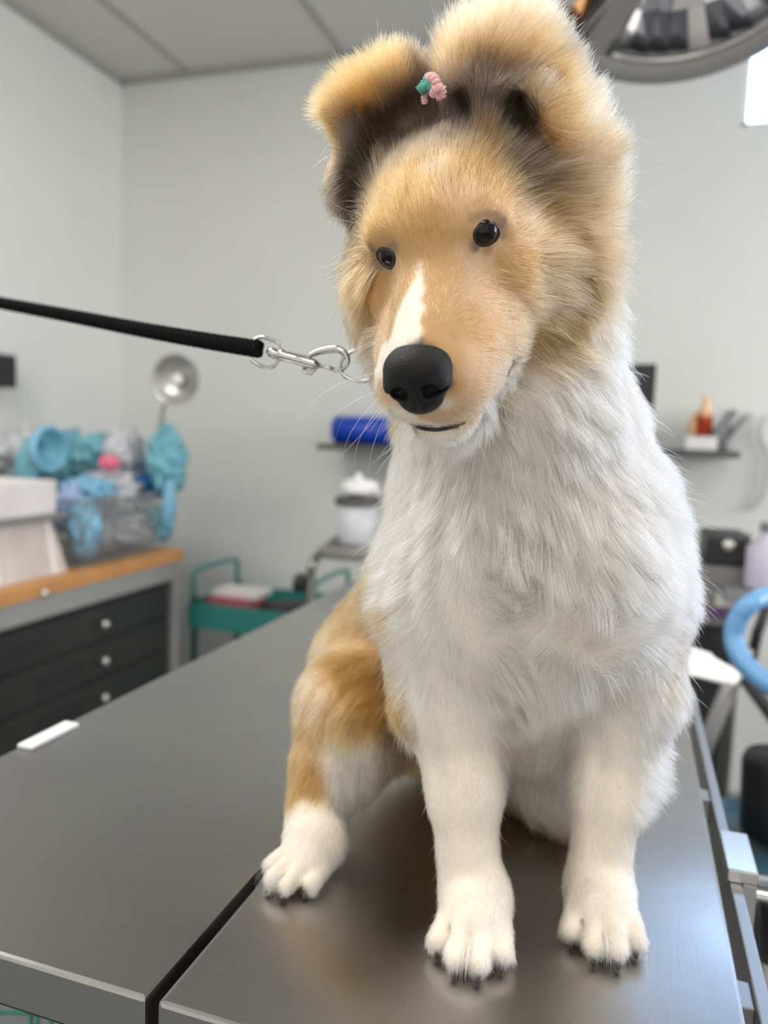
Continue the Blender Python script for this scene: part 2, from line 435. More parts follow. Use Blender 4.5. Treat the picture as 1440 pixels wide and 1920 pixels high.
# head
E_ = lambda c, r, k=1.0, sub=False: f.ell(HD(*c), np.array(r) * .01, RH, k * .01, sub)
C_ = lambda a, b, ra, rb, k=1.0, sub=False: f.cone(HD(*a), HD(*b), ra * .01, rb * .01, k * .01, sub)
E_((0, -4.2, .9), (4.3, 4.8, 3.9), 1.5)
E_((0, -.8, .7), (3.0, 2.6, 2.2), 1.5)
C_((0, -1, -2.6), (0, 5.5, -3.9), 3.0, 1.95, 1.2)
C_((0, .5, -1.2), (0, 5.9, -2.8), 2.1, 1.4, .8)
for s_ in (-1, 1):
    E_((s_ * 3.0, -2.6, -2.6), (2.5, 3.4, 3.2), 1.2)
    C_((s_ * 1.5, 1.0, -4.1), (s_ * .95, 5.1, -4.5), 2.35, 1.8, .8)
    E_((s_ * 2.3, -.2, 1.2), (1.2, 1.2, .8), .8)
C_((0, -1.5, -5.4), (0, 4.1, -6.4), 2.7, 1.75, .25)
f.D = np.maximum(f.D, (TT + .0006 - f.Z).astype(np.float32))
BV, BF = f.mesh()
# keep the one big connected body
par = np.arange(len(BV))
for _ in range(200):
    m = par[BF].min(1); new = par.copy()
    np.minimum.at(new, BF.ravel(), np.repeat(m, 4)); new = new[new]
    if (new == par).all(): break
    par = new
main = np.bincount(par).argmax(); keep = par == main
BF = BF[keep[BF[:, 0]]]; idx = np.cumsum(keep) - 1; BV = BV[keep]; BF = idx[BF]
# relax the surface a little
ed = np.vstack([BF[:, [0, 1]], BF[:, [1, 2]], BF[:, [2, 3]], BF[:, [3, 0]]])
for it in range(3):
    acc = np.zeros_like(BV); cnt = np.zeros(len(BV))
    for c in range(3):
        acc[:, c] = np.bincount(ed[:, 0], BV[ed[:, 1], c], len(BV)) + np.bincount(ed[:, 1], BV[ed[:, 0], c], len(BV))
    cnt = np.bincount(ed[:, 0], minlength=len(BV)) + np.bincount(ed[:, 1], minlength=len(BV))
    BV = BV * .5 + .5 * acc / np.maximum(cnt, 1)[:, None]
BV[:, 2] = np.maximum(BV[:, 2], TT + .0008)
TRI = np.vstack([BF[:, [0, 1, 2]], BF[:, [0, 2, 3]]])
tri = BV[TRI]; FN = np.cross(tri[:, 1] - tri[:, 0], tri[:, 2] - tri[:, 0]); AR = np.linalg.norm(FN, axis=1) / 2
if ((tri.mean(1) - BV.mean(0)) * FN).sum() < 0:
    BF = BF[:, ::-1]; TRI = TRI[:, ::-1]; FN = -FN; tri = BV[TRI]
FN = FN / (np.linalg.norm(FN, axis=1, keepdims=True) + 1e-12)
VN = np.zeros_like(BV)
for c in range(3): VN[:, c] = sum(np.bincount(TRI[:, k], FN[:, c] * AR, len(BV)) for k in range(3))
VN /= np.linalg.norm(VN, axis=1, keepdims=True) + 1e-12
bvh = BVHTree.FromPolygons([tuple(v) for v in BV], [tuple(map(int, q)) for q in BF])
CAMP = Vector((0, 0, H))
def hit(px, py):
    d = Vector(ray(px, py)).normalized(); loc, nr, i, t = bvh.ray_cast(CAMP, d)
    return (np.array(loc), np.array(nr)) if loc is not None else (None, None)
def hit_near(px, py):
    """surface point at, or nearest beside, a viewing ray"""
    a, n = hit(px, py)
    if a is not None and np.linalg.norm(a) < 2.0: return a, n
    d = Vector(ray(px, py)).normalized(); best = None
    for t in np.linspace(.28, .62, 60):
        p = CAMP + d * t; loc, nr, i, dd = bvh.find_nearest(p)
        if best is None or dd < best[0]: best = (dd, np.array(loc), np.array(nr))
    return best[1], best[2]

# ---------------------------------------------------------------- coat colour dabs : (px, py, radius px, colour)
TAN = (.50, .295, .125); GOLD = (.44, .25, .09); CREAM = (.61, .405, .24); DKB = (.072, .052, .039); RUF = (.36, .235, .13); MIX = (.36, .27, .18); SABLE = (.052, .038, .028); MIDB = (.26, .18, .11)
WHT = (.86, .775, .66); GREY = (.07, .07, .075); BLK = (.012, .011, .012); PALE = (.73, .64, .52); GRYB = (.14, .108, .085); PINK = (.30, .13, .12); RED = (.42, .24, .10)
CD = [
 # forehead and face
 (800, 275, 30, MIX), (850, 275, 25, MIX), (760, 290, 22, MIX), (820, 320, 25, (.5, .37, .24)), (760, 335, 30, TAN), (860, 310, 50, TAN), (800, 400, 60, TAN), (860, 380, 40, CREAM), (930, 360, 35, TAN), (980, 400, 30, CREAM),
 (740, 380, 40, TAN), (715, 420, 22, GOLD), (890, 370, 25, GOLD), (820, 470, 40, TAN), (850, 520, 40, TAN), (900, 540, 50, CREAM), (880, 600, 50, TAN), (940, 600, 40, CREAM),
 (960, 520, 30, TAN), (940, 492, 10, GOLD), (958, 508, 12, RUF), (775, 130, 8, SABLE), (600, 205, 8, MIDB), (640, 290, 14, SABLE), (975, 500, 9, RUF), (990, 560, 30, CREAM), (850, 660, 35, TAN), (900, 680, 40, CREAM), (940, 650, 30, CREAM), (900, 740, 35, CREAM), (870, 770, 30, CREAM), (930, 700, 20, CREAM),
 (960, 590, 10, MIDB), (850, 630, 9, GOLD), (860, 720, 16, TAN), (850, 790, 18, CREAM), (740, 550, 20, TAN), (715, 560, 18, TAN), (715, 610, 22, CREAM), (705, 660, 18, CREAM), (705, 720, 22, CREAM), (720, 770, 18, PALE), (760, 790, 16, WHT), (820, 815, 22, WHT), (870, 815, 14, PALE), (905, 785, 14, CREAM), (925, 745, 14, CREAM), (910, 765, 12, CREAM), (888, 787, 10, CREAM),
 # eye surrounds
 (884, 408, 9, (.30, .17, .075)), (898, 402, 8, (.26, .155, .08)), (915, 400, 8, (.26, .155, .08)), (932, 405, 8, (.26, .155, .08)), (944, 417, 8, (.24, .14, .07)), (948, 436, 7, (.3, .18, .09)), (892, 464, 6, (.12, .08, .06)), (914, 470, 7, GOLD), (955, 432, 10, GOLD), (890, 460, 9, MIDB), (870, 432, 12, TAN), (862, 470, 14, CREAM), (735, 462, 10, MIDB), (700, 470, 8, MIDB), (708, 500, 9, MIDB), (715, 445, 12, RED), (745, 500, 12, CREAM), (712, 530, 12, GOLD),
 # blaze
 (789, 495, 5, WHT), (787, 510, 6, WHT), (785, 525, 8, WHT), (782, 540, 10, WHT), (778, 555, 12, WHT), (774, 570, 14, WHT), (769, 585, 16, WHT), (764, 600, 17, WHT), (760, 615, 18, WHT), (755, 630, 18, WHT), (748, 645, 18, WHT), (738, 658, 17, WHT), (725, 672, 16, WHT), (770, 635, 13, WHT), (712, 690, 12, PALE), (800, 560, 10, TAN), (806, 600, 12, TAN), (806, 640, 12, TAN),
 # grey by the nose
 (778, 655, 12, GREY), (796, 655, 12, GREY), (812, 662, 10, GREY), (762, 664, 8, GREY), (790, 643, 9, GRYB), (770, 648, 8, (.25, .23, .22)), (808, 650, 8, GRYB), (845, 690, 8, GRYB), (848, 720, 8, GRYB), (840, 760, 10, PALE),
 # mouth line
 (961, 684, 5, BLK), (955, 700, 5, BLK), (947, 714, 4, MIDB), (810, 803, 7, BLK), (790, 801, 5, BLK), (830, 803, 6, BLK), (775, 795, 5, GRYB), (855, 800, 4, GRYB),
 # dark crown and ears
 (700, 330, 18, SABLE), (700, 290, 25, SABLE), (740, 262, 22, SABLE), (790, 232, 22, DKB), (830, 228, 20, DKB), (880, 222, 22, DKB), (760, 245, 16, GRYB), (850, 245, 14, GRYB), (900, 250, 18, MIDB), (925, 262, 16, MIDB), (915, 245, 9, GOLD), (960, 300, 22, GRYB), (1000, 320, 25, GRYB), (1040, 340, 20, MIDB), (1000, 350, 20, MIDB), (1060, 300, 22, MIDB),
 (680, 360, 14, SABLE), (660, 340, 16, SABLE), (650, 300, 20, SABLE), (640, 380, 18, SABLE), (655, 410, 14, SABLE), (668, 440, 12, MIDB), (690, 240, 26, SABLE), (650, 260, 22, GRYB), (740, 220, 20, SABLE), (765, 190, 16, SABLE), (730, 180, 20, MIDB),
 (640, 180, 28, TAN), (690, 140, 30, TAN), (735, 120, 22, TAN), (610, 190, 22, TAN), (620, 230, 18, GOLD), (770, 115, 10, SABLE), (785, 150, 10, SABLE), (680, 190, 22, GOLD), (625, 300, 12, GOLD),
 (900, 60, 45, CREAM), (850, 90, 30, CREAM), (960, 60, 40, CREAM), (1000, 90, 24, TAN), (985, 140, 12, MIDB), (1005, 165, 12, MIDB), (960, 130, 12, DKB), (920, 128, 12, DKB), (880, 135, 12, DKB), (870, 112, 18, TAN), (930, 105, 20, TAN), (900, 118, 12, RUF), (960, 118, 12, RUF), (1010, 60, 20, CREAM), (840, 130, 15, TAN), (830, 170, 14, GRYB),
 (860, 150, 16, DKB), (880, 160, 22, DKB), (905, 145, 20, DKB), (935, 143, 20, DKB), (965, 148, 18, DKB), (950, 170, 22, DKB), (905, 180, 22, DKB), (845, 175, 14, DKB), (925, 205, 16, DKB), (988, 160, 12, MIDB), (870, 215, 14, SABLE), (945, 220, 16, SABLE), (1000, 225, 12, SABLE), (880, 195, 20, DKB), (930, 195, 22, DKB), (970, 200, 18, SABLE), (990, 170, 14, MIDB), (1000, 210, 12, SABLE), (985, 235, 12, SABLE), (1012, 240, 9, PINK), (1008, 265, 9, PINK), (960, 245, 14, SABLE),
 (1045, 180, 25, TAN), (1040, 240, 22, GOLD), (1060, 210, 22, CREAM), (1100, 220, 30, CREAM), (1040, 280, 14, GOLD),
 # ruff
 (1130, 300, 40, CREAM), (1110, 370, 35, RUF), (1045, 320, 18, DKB), (1060, 350, 16, MIDB), (1080, 440, 18, (.28, .18, .10)), (1110, 500, 18, (.28, .18, .10)), (1060, 400, 35, RUF), (1020, 420, 25, TAN), (1150, 420, 45, CREAM), (1090, 470, 40, RUF), (1130, 470, 20, TAN), (1040, 520, 24, MIDB), (1036, 480, 16, (.33, .22, .13)), (1034, 570, 20, (.3, .2, .12)), (1030, 625, 18, (.33, .23, .14)), (1060, 560, 35, RUF), (1100, 540, 22, (.40, .28, .17)), (1130, 520, 45, CREAM), (1035, 600, 25, TAN), (1080, 620, 30, CREAM), (1030, 660, 25, CREAM), (1000, 680, 18, CREAM), (1170, 350, 30, CREAM), (1160, 560, 30, PALE), (1130, 620, 25, WHT),
 (665, 480, 22, MIDB), (650, 520, 22, RUF), (668, 560, 20, RUF), (680, 600, 18, RUF), (640, 480, 14, RUF), (648, 450, 16, MIDB), (685, 520, 12, GOLD), (690, 650, 14, PALE),
 # white neck, chest, legs
 (1180, 680, 50, WHT), (1100, 720, 50, WHT), (1020, 740, 40, WHT), (980, 760, 30, WHT), (900, 860, 50, WHT), (780, 880, 60, WHT), (1000, 880, 70, WHT), (1150, 850, 80, WHT), (800, 1000, 70, WHT), (950, 1000, 80, WHT), (1100, 1000, 80, WHT), (1220, 1000, 70, WHT),
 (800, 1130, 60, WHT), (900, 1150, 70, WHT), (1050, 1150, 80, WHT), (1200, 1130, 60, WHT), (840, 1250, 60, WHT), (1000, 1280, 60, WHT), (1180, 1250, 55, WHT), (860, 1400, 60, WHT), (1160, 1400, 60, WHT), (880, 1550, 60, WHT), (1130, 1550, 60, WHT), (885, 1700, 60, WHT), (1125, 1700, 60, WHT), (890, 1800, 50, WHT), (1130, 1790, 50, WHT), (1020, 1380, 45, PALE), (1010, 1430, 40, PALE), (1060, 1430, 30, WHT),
 (1262, 1200, 16, TAN), (1255, 1260, 14, CREAM), (940, 1370, 14, TAN), (712, 676, 12, WHT), (706, 700, 9, PALE), (725, 900, 30, WHT), (730, 980, 30, WHT), (1110, 1175, 45, (.50, .44, .42)), (950, 1135, 40, (.58, .52, .48)), (1000, 780, 25, (.60, .55, .50)), (878, 1785, 4, MIDB), (881, 1805, 4, MIDB), (885, 1825, 4, MIDB), (1133, 1755, 4, MIDB), (1138, 1775, 4, MIDB), (1142, 1795, 4, MIDB),  # armpit greys are undercoat plus painted shade; under-chin grey is painted shade
 # hindquarters
 (712, 1080, 25, TAN), (740, 1150, 22, TAN), (690, 1150, 30, TAN), (650, 1200, 35, TAN), (600, 1230, 30, CREAM), (590, 1300, 30, CREAM), (680, 1250, 35, GOLD), (720, 1220, 30, TAN), (745, 1300, 25, GOLD), (700, 1320, 30, GOLD), (640, 1340, 30, TAN), (580, 1380, 30, TAN), (570, 1450, 25, GOLD), (590, 1480, 14, GOLD), (640, 1400, 30, PALE), (680, 1430, 30, PALE), (650, 1470, 25, PALE), (740, 1380, 25, MIDB), (720, 1440, 25, PALE), (765, 1360, 18, MIDB), (760, 1450, 18, MIDB),
 (590, 1530, 25, WHT), (565, 1600, 40, WHT), (600, 1600, 35, WHT), (550, 1640, 30, WHT)]
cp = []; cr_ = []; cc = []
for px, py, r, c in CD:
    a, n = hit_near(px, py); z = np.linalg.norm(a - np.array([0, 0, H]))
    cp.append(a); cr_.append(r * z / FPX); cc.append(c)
# the side turned away from the photo : tan back with darker saddle, white collar
for a, r, c in [((-.08, .70, TT + .12), .06, TAN), ((-.10, .62, TT + .20), .06, MIDB), ((-.08, .56, H + .0), .05, TAN), ((-.06, .55, H - .06), .05, WHT), ((-.09, .52, H + .1), .05, TAN), ((-.05, .68, TT + .05), .05, TAN), ((.05, .62, TT + .1), .05, TAN), ((.06, .56, TT + .07), .04, TAN), ((-.2, .62, TT + .08), .05, TAN), ((.05, .53, H + .0), .05, WHT), ((.06, .53, H - .1), .05, WHT), ((.05, .56, H - .15), .04, TAN), ((-.09, .47, H + .2), .05, MIDB), ((.02, .5, H + .13), .05, TAN)]:
    cp.append(np.array(a)); cr_.append(r); cc.append(c)
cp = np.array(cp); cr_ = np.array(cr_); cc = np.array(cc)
def shepard(X, C, R, VAL, pw=3.0):
    out = np.empty((len(X), VAL.shape[1]))
    for i in range(0, len(X), 20000):
        x = X[i:i + 20000]
        d2 = ((x[:, None, :] - C[None]) ** 2).sum(2) / R[None] ** 2
        w = np.exp(-np.minimum(d2, 60) * 1.6) + 1e-5 / (d2 + .05) ** pw
        out[i:i + 20000] = (w @ VAL) / w.sum(1, keepdims=True)
    return out

# ---------------------------------------------------------------- coat flow dabs : (px, py, radius px, dx, dy, length mm, lift)
FD = [
 (790, 630, 30, -.1, -1, 4, .12), (780, 560, 30, 0, -1, 4, .12), (800, 480, 40, .05, -1, 6, .15), (800, 400, 45, 0, -1, 8, .18), (760, 340, 40, -.1, -1, 10, .25), (860, 340, 40, .3, -1, 10, .25), (800, 285, 40, 0, -1, 10, .25),
 (860, 560, 40, .7, -.6, 5, .12), (900, 620, 40, 1, -.1, 6, .15), (950, 560, 35, 1, -.1, 8, .2), (850, 680, 30, 1, .0, 5, .12), (890, 740, 35, 1, .3, 6, .15), (930, 680, 25, .8, .3, 7, .2), (990, 600, 25, 1, .1, 11, .3), (850, 790, 25, .8, .6, 6, .2), (800, 815, 25, .2, 1, 6, .2), (870, 815, 20, .5, .7, 6, .25),
 (740, 600, 25, -.3, -.8, 4, .12), (715, 640, 20, -.7, -.3, 4, .15), (705, 720, 20, -.8, .4, 5, .2), (730, 780, 20, -.5, .8, 5, .2), (712, 560, 15, -.6, -.6, 5, .15), (715, 430, 20, -.6, -.8, 7, .2),
 (915, 390, 20, .4, -.9, 5, .12), (950, 420, 18, .9, -.5, 6, .15), (960, 470, 20, 1, .1, 7, .15), (900, 480, 20, .6, .5, 5, .12), (865, 440, 15, -.2, -.9, 5, .12), (980, 400, 25, .9, -.5, 10, .25),
 (930, 300, 35, .5, -.9, 13, .35), (980, 330, 30, .8, -.5, 18, .35), (1040, 360, 35, .9, -.5, 22, .4), (830, 235, 30, .1, -1, 9, .3), (750, 250, 25, -.2, -1, 10, .35), (880, 230, 20, .1, -1, 9, .3), (922, 248, 10, .0, -1, 11, .5),
 (700, 310, 25, -.5, -.8, 18, .5), (650, 330, 25, -.7, .5, 16, .35), (650, 400, 25, -.7, .7, 17, .35), (650, 480, 25, -.8, .6, 17, .35), (670, 560, 25, -.8, .6, 18, .4), (690, 640, 20, -.7, .7, 14, .4),
 (690, 220, 30, -.3, -.9, 12, .3), (680, 160, 35, -.5, -.8, 13, .4), (620, 200, 20, -.9, -.2, 12, .35), (740, 135, 25, .1, -1, 13, .38), (775, 160, 15, .3, -1, 12, .35), (630, 260, 20, -.5, .6, 14, .4),
 (900, 70, 45, .05, -1, 20, .45), (850, 90, 30, -.3, -.9, 18, .35), (980, 70, 40, .25, -.9, 18, .38), (880, 180, 25, -.3, -.5, 9, .25), (940, 190, 25, .1, -.8, 8, .2), (990, 200, 15, .4, -.8, 9, .3), (900, 130, 25, 0, -1, 13, .4),
 (1050, 160, 35, .6, -.8, 20, .42), (1080, 240, 35, .7, -.7, 22, .42), (1110, 330, 35, .9, -.5, 25, .42), (1130, 430, 40, 1, -.1, 26, .42), (1120, 530, 40, .9, .3, 26, .4), (1060, 450, 35, 1, -.15, 26, .35), (1060, 540, 35, 1, .15, 26, .35), (1040, 620, 30, .9, .4, 24, .35), (1100, 620, 35, .8, .6, 26, .4),
 (1000, 690, 25, .7, .6, 18, .35), (1040, 740, 35, .5, .9, 26, .4), (1130, 720, 40, .6, .8, 26, .45), (960, 780, 30, .2, 1, 24, .35), (880, 860, 35, -.1, 1, 24, .3),
 (780, 880, 40, -.5, .9, 22, .35), (730, 900, 30, -.9, .5, 20, .5), (720, 1000, 30, -.9, .4, 22, .5), (800, 1000, 50, -.5, .9, 24, .35), (870, 960, 25, -.2, 1, 26, .35), (930, 950, 50, .25, 1, 30, .35), (960, 1050, 35, .2, 1, 28, .5), (1040, 930, 45, .5, .9, 30, .35), (1150, 850, 50, .6, .8, 26, .4), (1220, 900, 40, .9, .5, 26, .55), (1240, 1000, 40, 1, .5, 24, .45), (1150, 1000, 50, .6, .8, 26, .4), (1250, 1100, 35, 1, .5, 20, .4),
 (830, 1120, 45, -.5, .9, 24, .35), (770, 1120, 35, -.9, .7, 22, .45), (900, 1130, 35, .6, -.2, 20, .4), (980, 1130, 35, -.3, -.8, 18, .4), (1060, 1160, 30, -.7, .5, 20, .4), (1120, 1180, 25, .2, -.9, 18, .4), (1190, 1150, 35, .9, -.1, 18, .35), (1230, 1180, 30, .9, .5, 16, .35),
 (1010, 1250, 50, .1, 1, 34, .3), (1000, 1340, 45, 0, 1, 32, .3), (1020, 1420, 40, .2, 1, 22, .3),
 (820, 1230, 40, -.3, 1, 18, .3), (850, 1330, 40, .0, 1, 12, .25), (870, 1450, 40, .1, 1, 8, .2), (880, 1580, 40, 0, 1, 7, .2), (885, 1700, 40, 0, 1, 6, .2), (885, 1800, 40, 0, 1, 6, .12),
 (1190, 1250, 40, .3, 1, 18, .35), (1170, 1350, 40, .1, 1, 14, .3), (1215, 1430, 25, .9, .5, 20, .5), (1140, 1470, 35, 0, 1, 8, .2), (1195, 1500, 15, .8, .7, 14, .5), (1125, 1580, 35, 0, 1, 7, .2), (1120, 1700, 40, .05, 1, 6, .2), (1130, 1790, 40, .1, 1, 6, .12),
 (710, 1060, 30, -.8, .5, 16, .35), (690, 1160, 35, -.7, .5, 14, .25), (620, 1200, 30, -.8, .2, 12, .3), (580, 1300, 30, -.7, .7, 12, .3), (680, 1270, 40, -.5, .8, 16, .3), (740, 1230, 30, -.3, .9, 18, .3), (640, 1380, 35, -.1, 1, 18, .3), (570, 1430, 30, -.2, 1, 10, .25), (690, 1450, 35, .1, 1, 24, .35), (740, 1420, 30, .2, 1, 22, .35), (645, 1480, 25, .1, 1, 18, .3),
 (590, 1530, 25, -.1, 1, 7, .2), (570, 1600, 35, -.2, 1, 7, .2), (550, 1640, 30, -.1, 1, 6, .12)]
fp = []; fr_ = []; fv = []
for px, py, r, dx, dy, ln, lf in FD:
    a, n = hit_near(px, py); z = np.linalg.norm(a - np.array([0, 0, H]))
    d = M @ np.array([dx, -dy, 0.0]); d = d - n * (d @ n); d /= np.linalg.norm(d) + 1e-9
    fp.append(a); fr_.append(r * z / FPX * 1.3); fv.append([*d, ln * .001, lf])
for a, r, d, ln, lf in [((-.08, .70, TT + .12), .07, (0, .3, -1), .02, .3), ((-.09, .58, H - .03), .07, (0, .5, -1), .025, .35), ((-.09, .50, H + .14), .06, (0, 1, -.3), .025, .4), ((.06, .58, H - .1), .07, (.3, .4, -1), .022, .35), ((-.2, .62, TT + .08), .06, (-.2, .3, -1), .018, .3), ((.06, .60, TT + .08), .06, (.3, .2, -1), .018, .3)]:
    fp.append(np.array(a)); fr_.append(r); fv.append([*d, ln, lf])
fp = np.array(fp); fr_ = np.array(fr_); fv = np.array(fv)

# ---------------------------------------------------------------- eyes, nose positions
EYES = []
for px, py in ((914, 440), (724, 484)):
    a, n = hit_near(px, py)
    EYES.append((a, n))
NC = HD(0, 7.35, -3.25)

# ---------------------------------------------------------------- body mesh with skin colour following the coat
base_pt = np.array([-.06, .5, TT])
skin = bpy.data.materials.new('puppy_skin'); skin.use_nodes = True
n_ = skin.node_tree.nodes; l_ = skin.node_tree.links; b_ = n_['Principled BSDF']
at = n_.new('ShaderNodeAttribute'); at.attribute_name = 'coat'; l_.new(at.outputs['Color'], b_.inputs['Base Color'])
b_.inputs['Roughness'].default_value = .8
dog = link_mesh('puppy', BV, BF, skin, loc=base_pt)
tag(dog, 'tan and white rough collie puppy with dark ears sitting on the steel table', 'dog')
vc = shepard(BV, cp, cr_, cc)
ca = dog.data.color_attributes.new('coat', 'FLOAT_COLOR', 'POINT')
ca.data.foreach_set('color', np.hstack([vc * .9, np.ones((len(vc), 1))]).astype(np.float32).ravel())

# ---------------------------------------------------------------- eyes
eye_m = mat('eye_dark', (.006, .004, .004), .06, IOR=1.36)
lid_m = mat('eyelid_skin', (.012, .009, .009), .4)
for i, (a, n) in enumerate(EYES):
    r = .0072; ctr = a - n * .0046
    mb = MB()
    u = np.cross(n, (0, 0, 1)); u /= np.linalg.norm(u); v = np.cross(u, n)
    mb.lathe([(max(1e-5, r * math.sin(t)), -r * math.cos(t)) for t in np.linspace(0.02, math.pi - .02, 24)], ctr, n, 32)
    mb.build('eye', eye_m, dog, smooth=True)
    # almond lid rim, drawn out to the inner and outer corner
    s_ = 1 if i == 0 else -1
    rim = []
    for t in np.linspace(0, 2 * math.pi, 40, endpoint=False):
        rr = .0055 * (1 + .16 * abs(math.cos(t)) ** 5)
        h_ = rr * math.cos(t) * 1.05; k_ = rr * math.sin(t) * .92
        p = a + u * h_ + v * k_
        q_, nn, ii, dd = bvh.find_nearest(Vector(p)); rim.append(np.array(q_) + np.array(nn) * .0001)
    mb = MB(); mb.tube(rim, .0010, 8, closed=True); mb.build('eyelid', lid_m, dog, smooth=True)

# ---------------------------------------------------------------- mouth line
lip_m = mat('lip_skin', (.018, .012, .012), .5)
MOUTH = []
for path in ([(766, 793), (782, 800), (800, 804), (820, 805), (840, 802), (858, 797), (874, 790)], [(932, 728), (941, 717), (948, 705), (954, 693), (960, 682), (964, 672)]):
    pts = []
    for px, py in path:
        a, n = hit_near(px, py); pts.append(a + n * .0002); MOUTH.append(a)
    k = len(pts); sp2 = smooth_path(pts, 5); m_ = len(sp2)
    MB().tube(sp2, [.0003 + .0007 * math.sin(math.pi * i / (m_ - 1)) ** .6 for i in range(m_)], 8).build('lip', lip_m, dog, smooth=True)

# ---------------------------------------------------------------- nose
g = Field(HD(.1, 7.3, -3.3) - .032, HD(.1, 7.3, -3.3) + .032, .0005)
def NE(c, r, k=.3, sub=False): g.ell(HD(c[0] * .96 + .12, c[1], c[2]), np.array(r) * .01, RH, k * .01, sub)
NE((0, 6.85, -3.0), (1.55, 1.4, 1.15)); NE((0, 6.9, -4.0), (1.15, 1.25, 1.05), .5)
for s_ in (-1, 1):
    NE((s_ * .85, 7.3, -3.45), (.72, .85, .62), .25)
    NE((s_ * .72, 8.2, -3.65), (.42, .7, .38), .12, True)
    NE((s_ * 1.25, 7.9, -3.75), (.42, .5, .12), .12, True)
g.cone(HD(.12, 8.4, -3.4), HD(.12, 8.0, -4.95), .0008, .0011, .001, True)
V, F = g.mesh()
nose_m = mat('nose_leather', (.004, .004, .0045), .5, IOR=1.34)
nn_ = nose_m.node_tree.nodes; nl = nose_m.node_tree.links
vo = nn_.new('ShaderNodeTexVoronoi'); vo.inputs['Scale'].default_value = 1500; gg = nn_.new('ShaderNodeNewGeometry'); nl.new(gg.outputs['Position'], vo.inputs['Vector'])
bu = nn_.new('ShaderNodeBump'); bu.inputs['Strength'].default_value = .5; bu.inputs['Distance'].default_value = .0004
nl.new(vo.outputs['Distance'], bu.inputs['Height']); nl.new(bu.outputs[0], nn_['Principled BSDF'].inputs['Normal'])
link_mesh('nose', V, F, nose_m, dog, smooth=True)
nose_bvh = BVHTree.FromPolygons([tuple(v) for v in V], [tuple(map(int, q)) for q in F])

# ---------------------------------------------------------------- claws
claw_m = mat('claw_horn', (.03, .022, .02), .35)
for pi, b, fw, sc in TOES:
    if pi == 3: continue
    p0 = b + fw * .0018 * sc - np.array((0, 0, .0035)); p1 = p0 + fw * .0042 * sc - np.array((0, 0, .002 * sc)); p2 = p1 + fw * .0012 * sc - np.array((0, 0, .0018 * sc))
    p2[2] = max(p2[2], TT + .0012)
    MB().tube([p0, p1, p2], [.0016 * sc, .0013 * sc, .0005], 8).build('claw', claw_m, dog, smooth=True)

# ---------------------------------------------------------------- fur
def make_hair(name, PTS, RAD, COLR, m, parent):
    """PTS (n, k, 3) strand points, RAD (n, k), COLR (n, 3)"""
    n, k, _ = PTS.shape
    cu = bpy.data.hair_curves.new(name); cu.add_curves([k] * n)
    cu.points.foreach_set('position', (PTS - ORG[parent.name]).astype(np.float32).ravel())
    ra = cu.attributes.get('radius') or cu.attributes.new('radius', 'FLOAT', 'POINT')
    ra.data.foreach_set('value', RAD.astype(np.float32).ravel())
    c_ = cu.attributes.new('coat', 'FLOAT_COLOR', 'CURVE')
    c_.data.foreach_set('color', np.hstack([COLR, np.ones((n, 1))]).astype(np.float32).ravel())
    cu.materials.append(m)
    o = bpy.data.objects.new(name, cu); COL.objects.link(o); o.parent = parent; ORG[o.name] = ORG[parent.name]
    return o
def fur_material(name, rough=.45):
    m = bpy.data.materials.new(name); m.use_nodes = True
    n = m.node_tree.nodes; l = m.node_tree.links; n.clear()
    out = n.new('ShaderNodeOutputMaterial'); h = n.new('ShaderNodeBsdfHairPrincipled'); h.model = 'CHIANG'; h.parametrization = 'COLOR'
    a = n.new('ShaderNodeAttribute'); a.attribute_name = 'coat'
    l.new(a.outputs['Color'], h.inputs['Color']); h.inputs['Roughness'].default_value = rough; h.inputs['Radial Roughness'].default_value = .6
    h.inputs['IOR'].default_value = 1.3
    l.new(h.outputs[0], out.inputs['Surface'])
    return m
fur_m = fur_material('puppy_fur')
cen = BV[TRI].mean(1)
view = cen - np.array([0, 0, H]); vd = np.linalg.norm(view, axis=1)
facing = -(FN * view).sum(1) / vd
ff = shepard(cen, fp, fr_, fv)
dens = (1 / np.clip(ff[:, 3], .004, .03)) ** .7 * np.where(facing > -.35, 1.0, .35)
dens[FN[:, 2] < -.9] *= .3
w = AR * dens; w /= w.sum()
ti = rng.choice(len(TRI), FUR_N, p=w)
u1, u2 = rng.random(FUR_N), rng.random(FUR_N); s1 = np.sqrt(u1)
bc = np.stack([1 - s1, s1 * (1 - u2), s1 * u2], 1)
R0 = (BV[TRI[ti]] * bc[:, :, None]).sum(1); N0 = (VN[TRI[ti]] * bc[:, :, None]).sum(1); N0 /= np.linalg.norm(N0, axis=1, keepdims=True)
ok = np.ones(FUR_N, bool)
for a, n in EYES: ok &= np.linalg.norm(R0 - (a), axis=1) > .0053
hl = (R0 - OH) @ RH * 100      # head-frame centimetres
ok &= ~(((hl[:, 0] / 1.5) ** 2 + ((hl[:, 2] + 3.35) / 1.45) ** 2 < 1) & (hl[:, 1] > 6.0) & (np.abs(hl[:, 0]) < 3))
ok &= ~((N0[:, 2] < -.5) & (R0[:, 2] < TT + .003))
dm = np.min([np.linalg.norm(R0 - a, axis=1) for a in MOUTH], axis=0); ok &= dm > .0016
R0 = R0[ok]; N0 = N0[ok]; hl = hl[ok]; n = len(R0)
fl = shepard(R0, fp, fr_, fv)
T = fl[:, :3]; T = T - N0 * (T * N0).sum(1, keepdims=True)
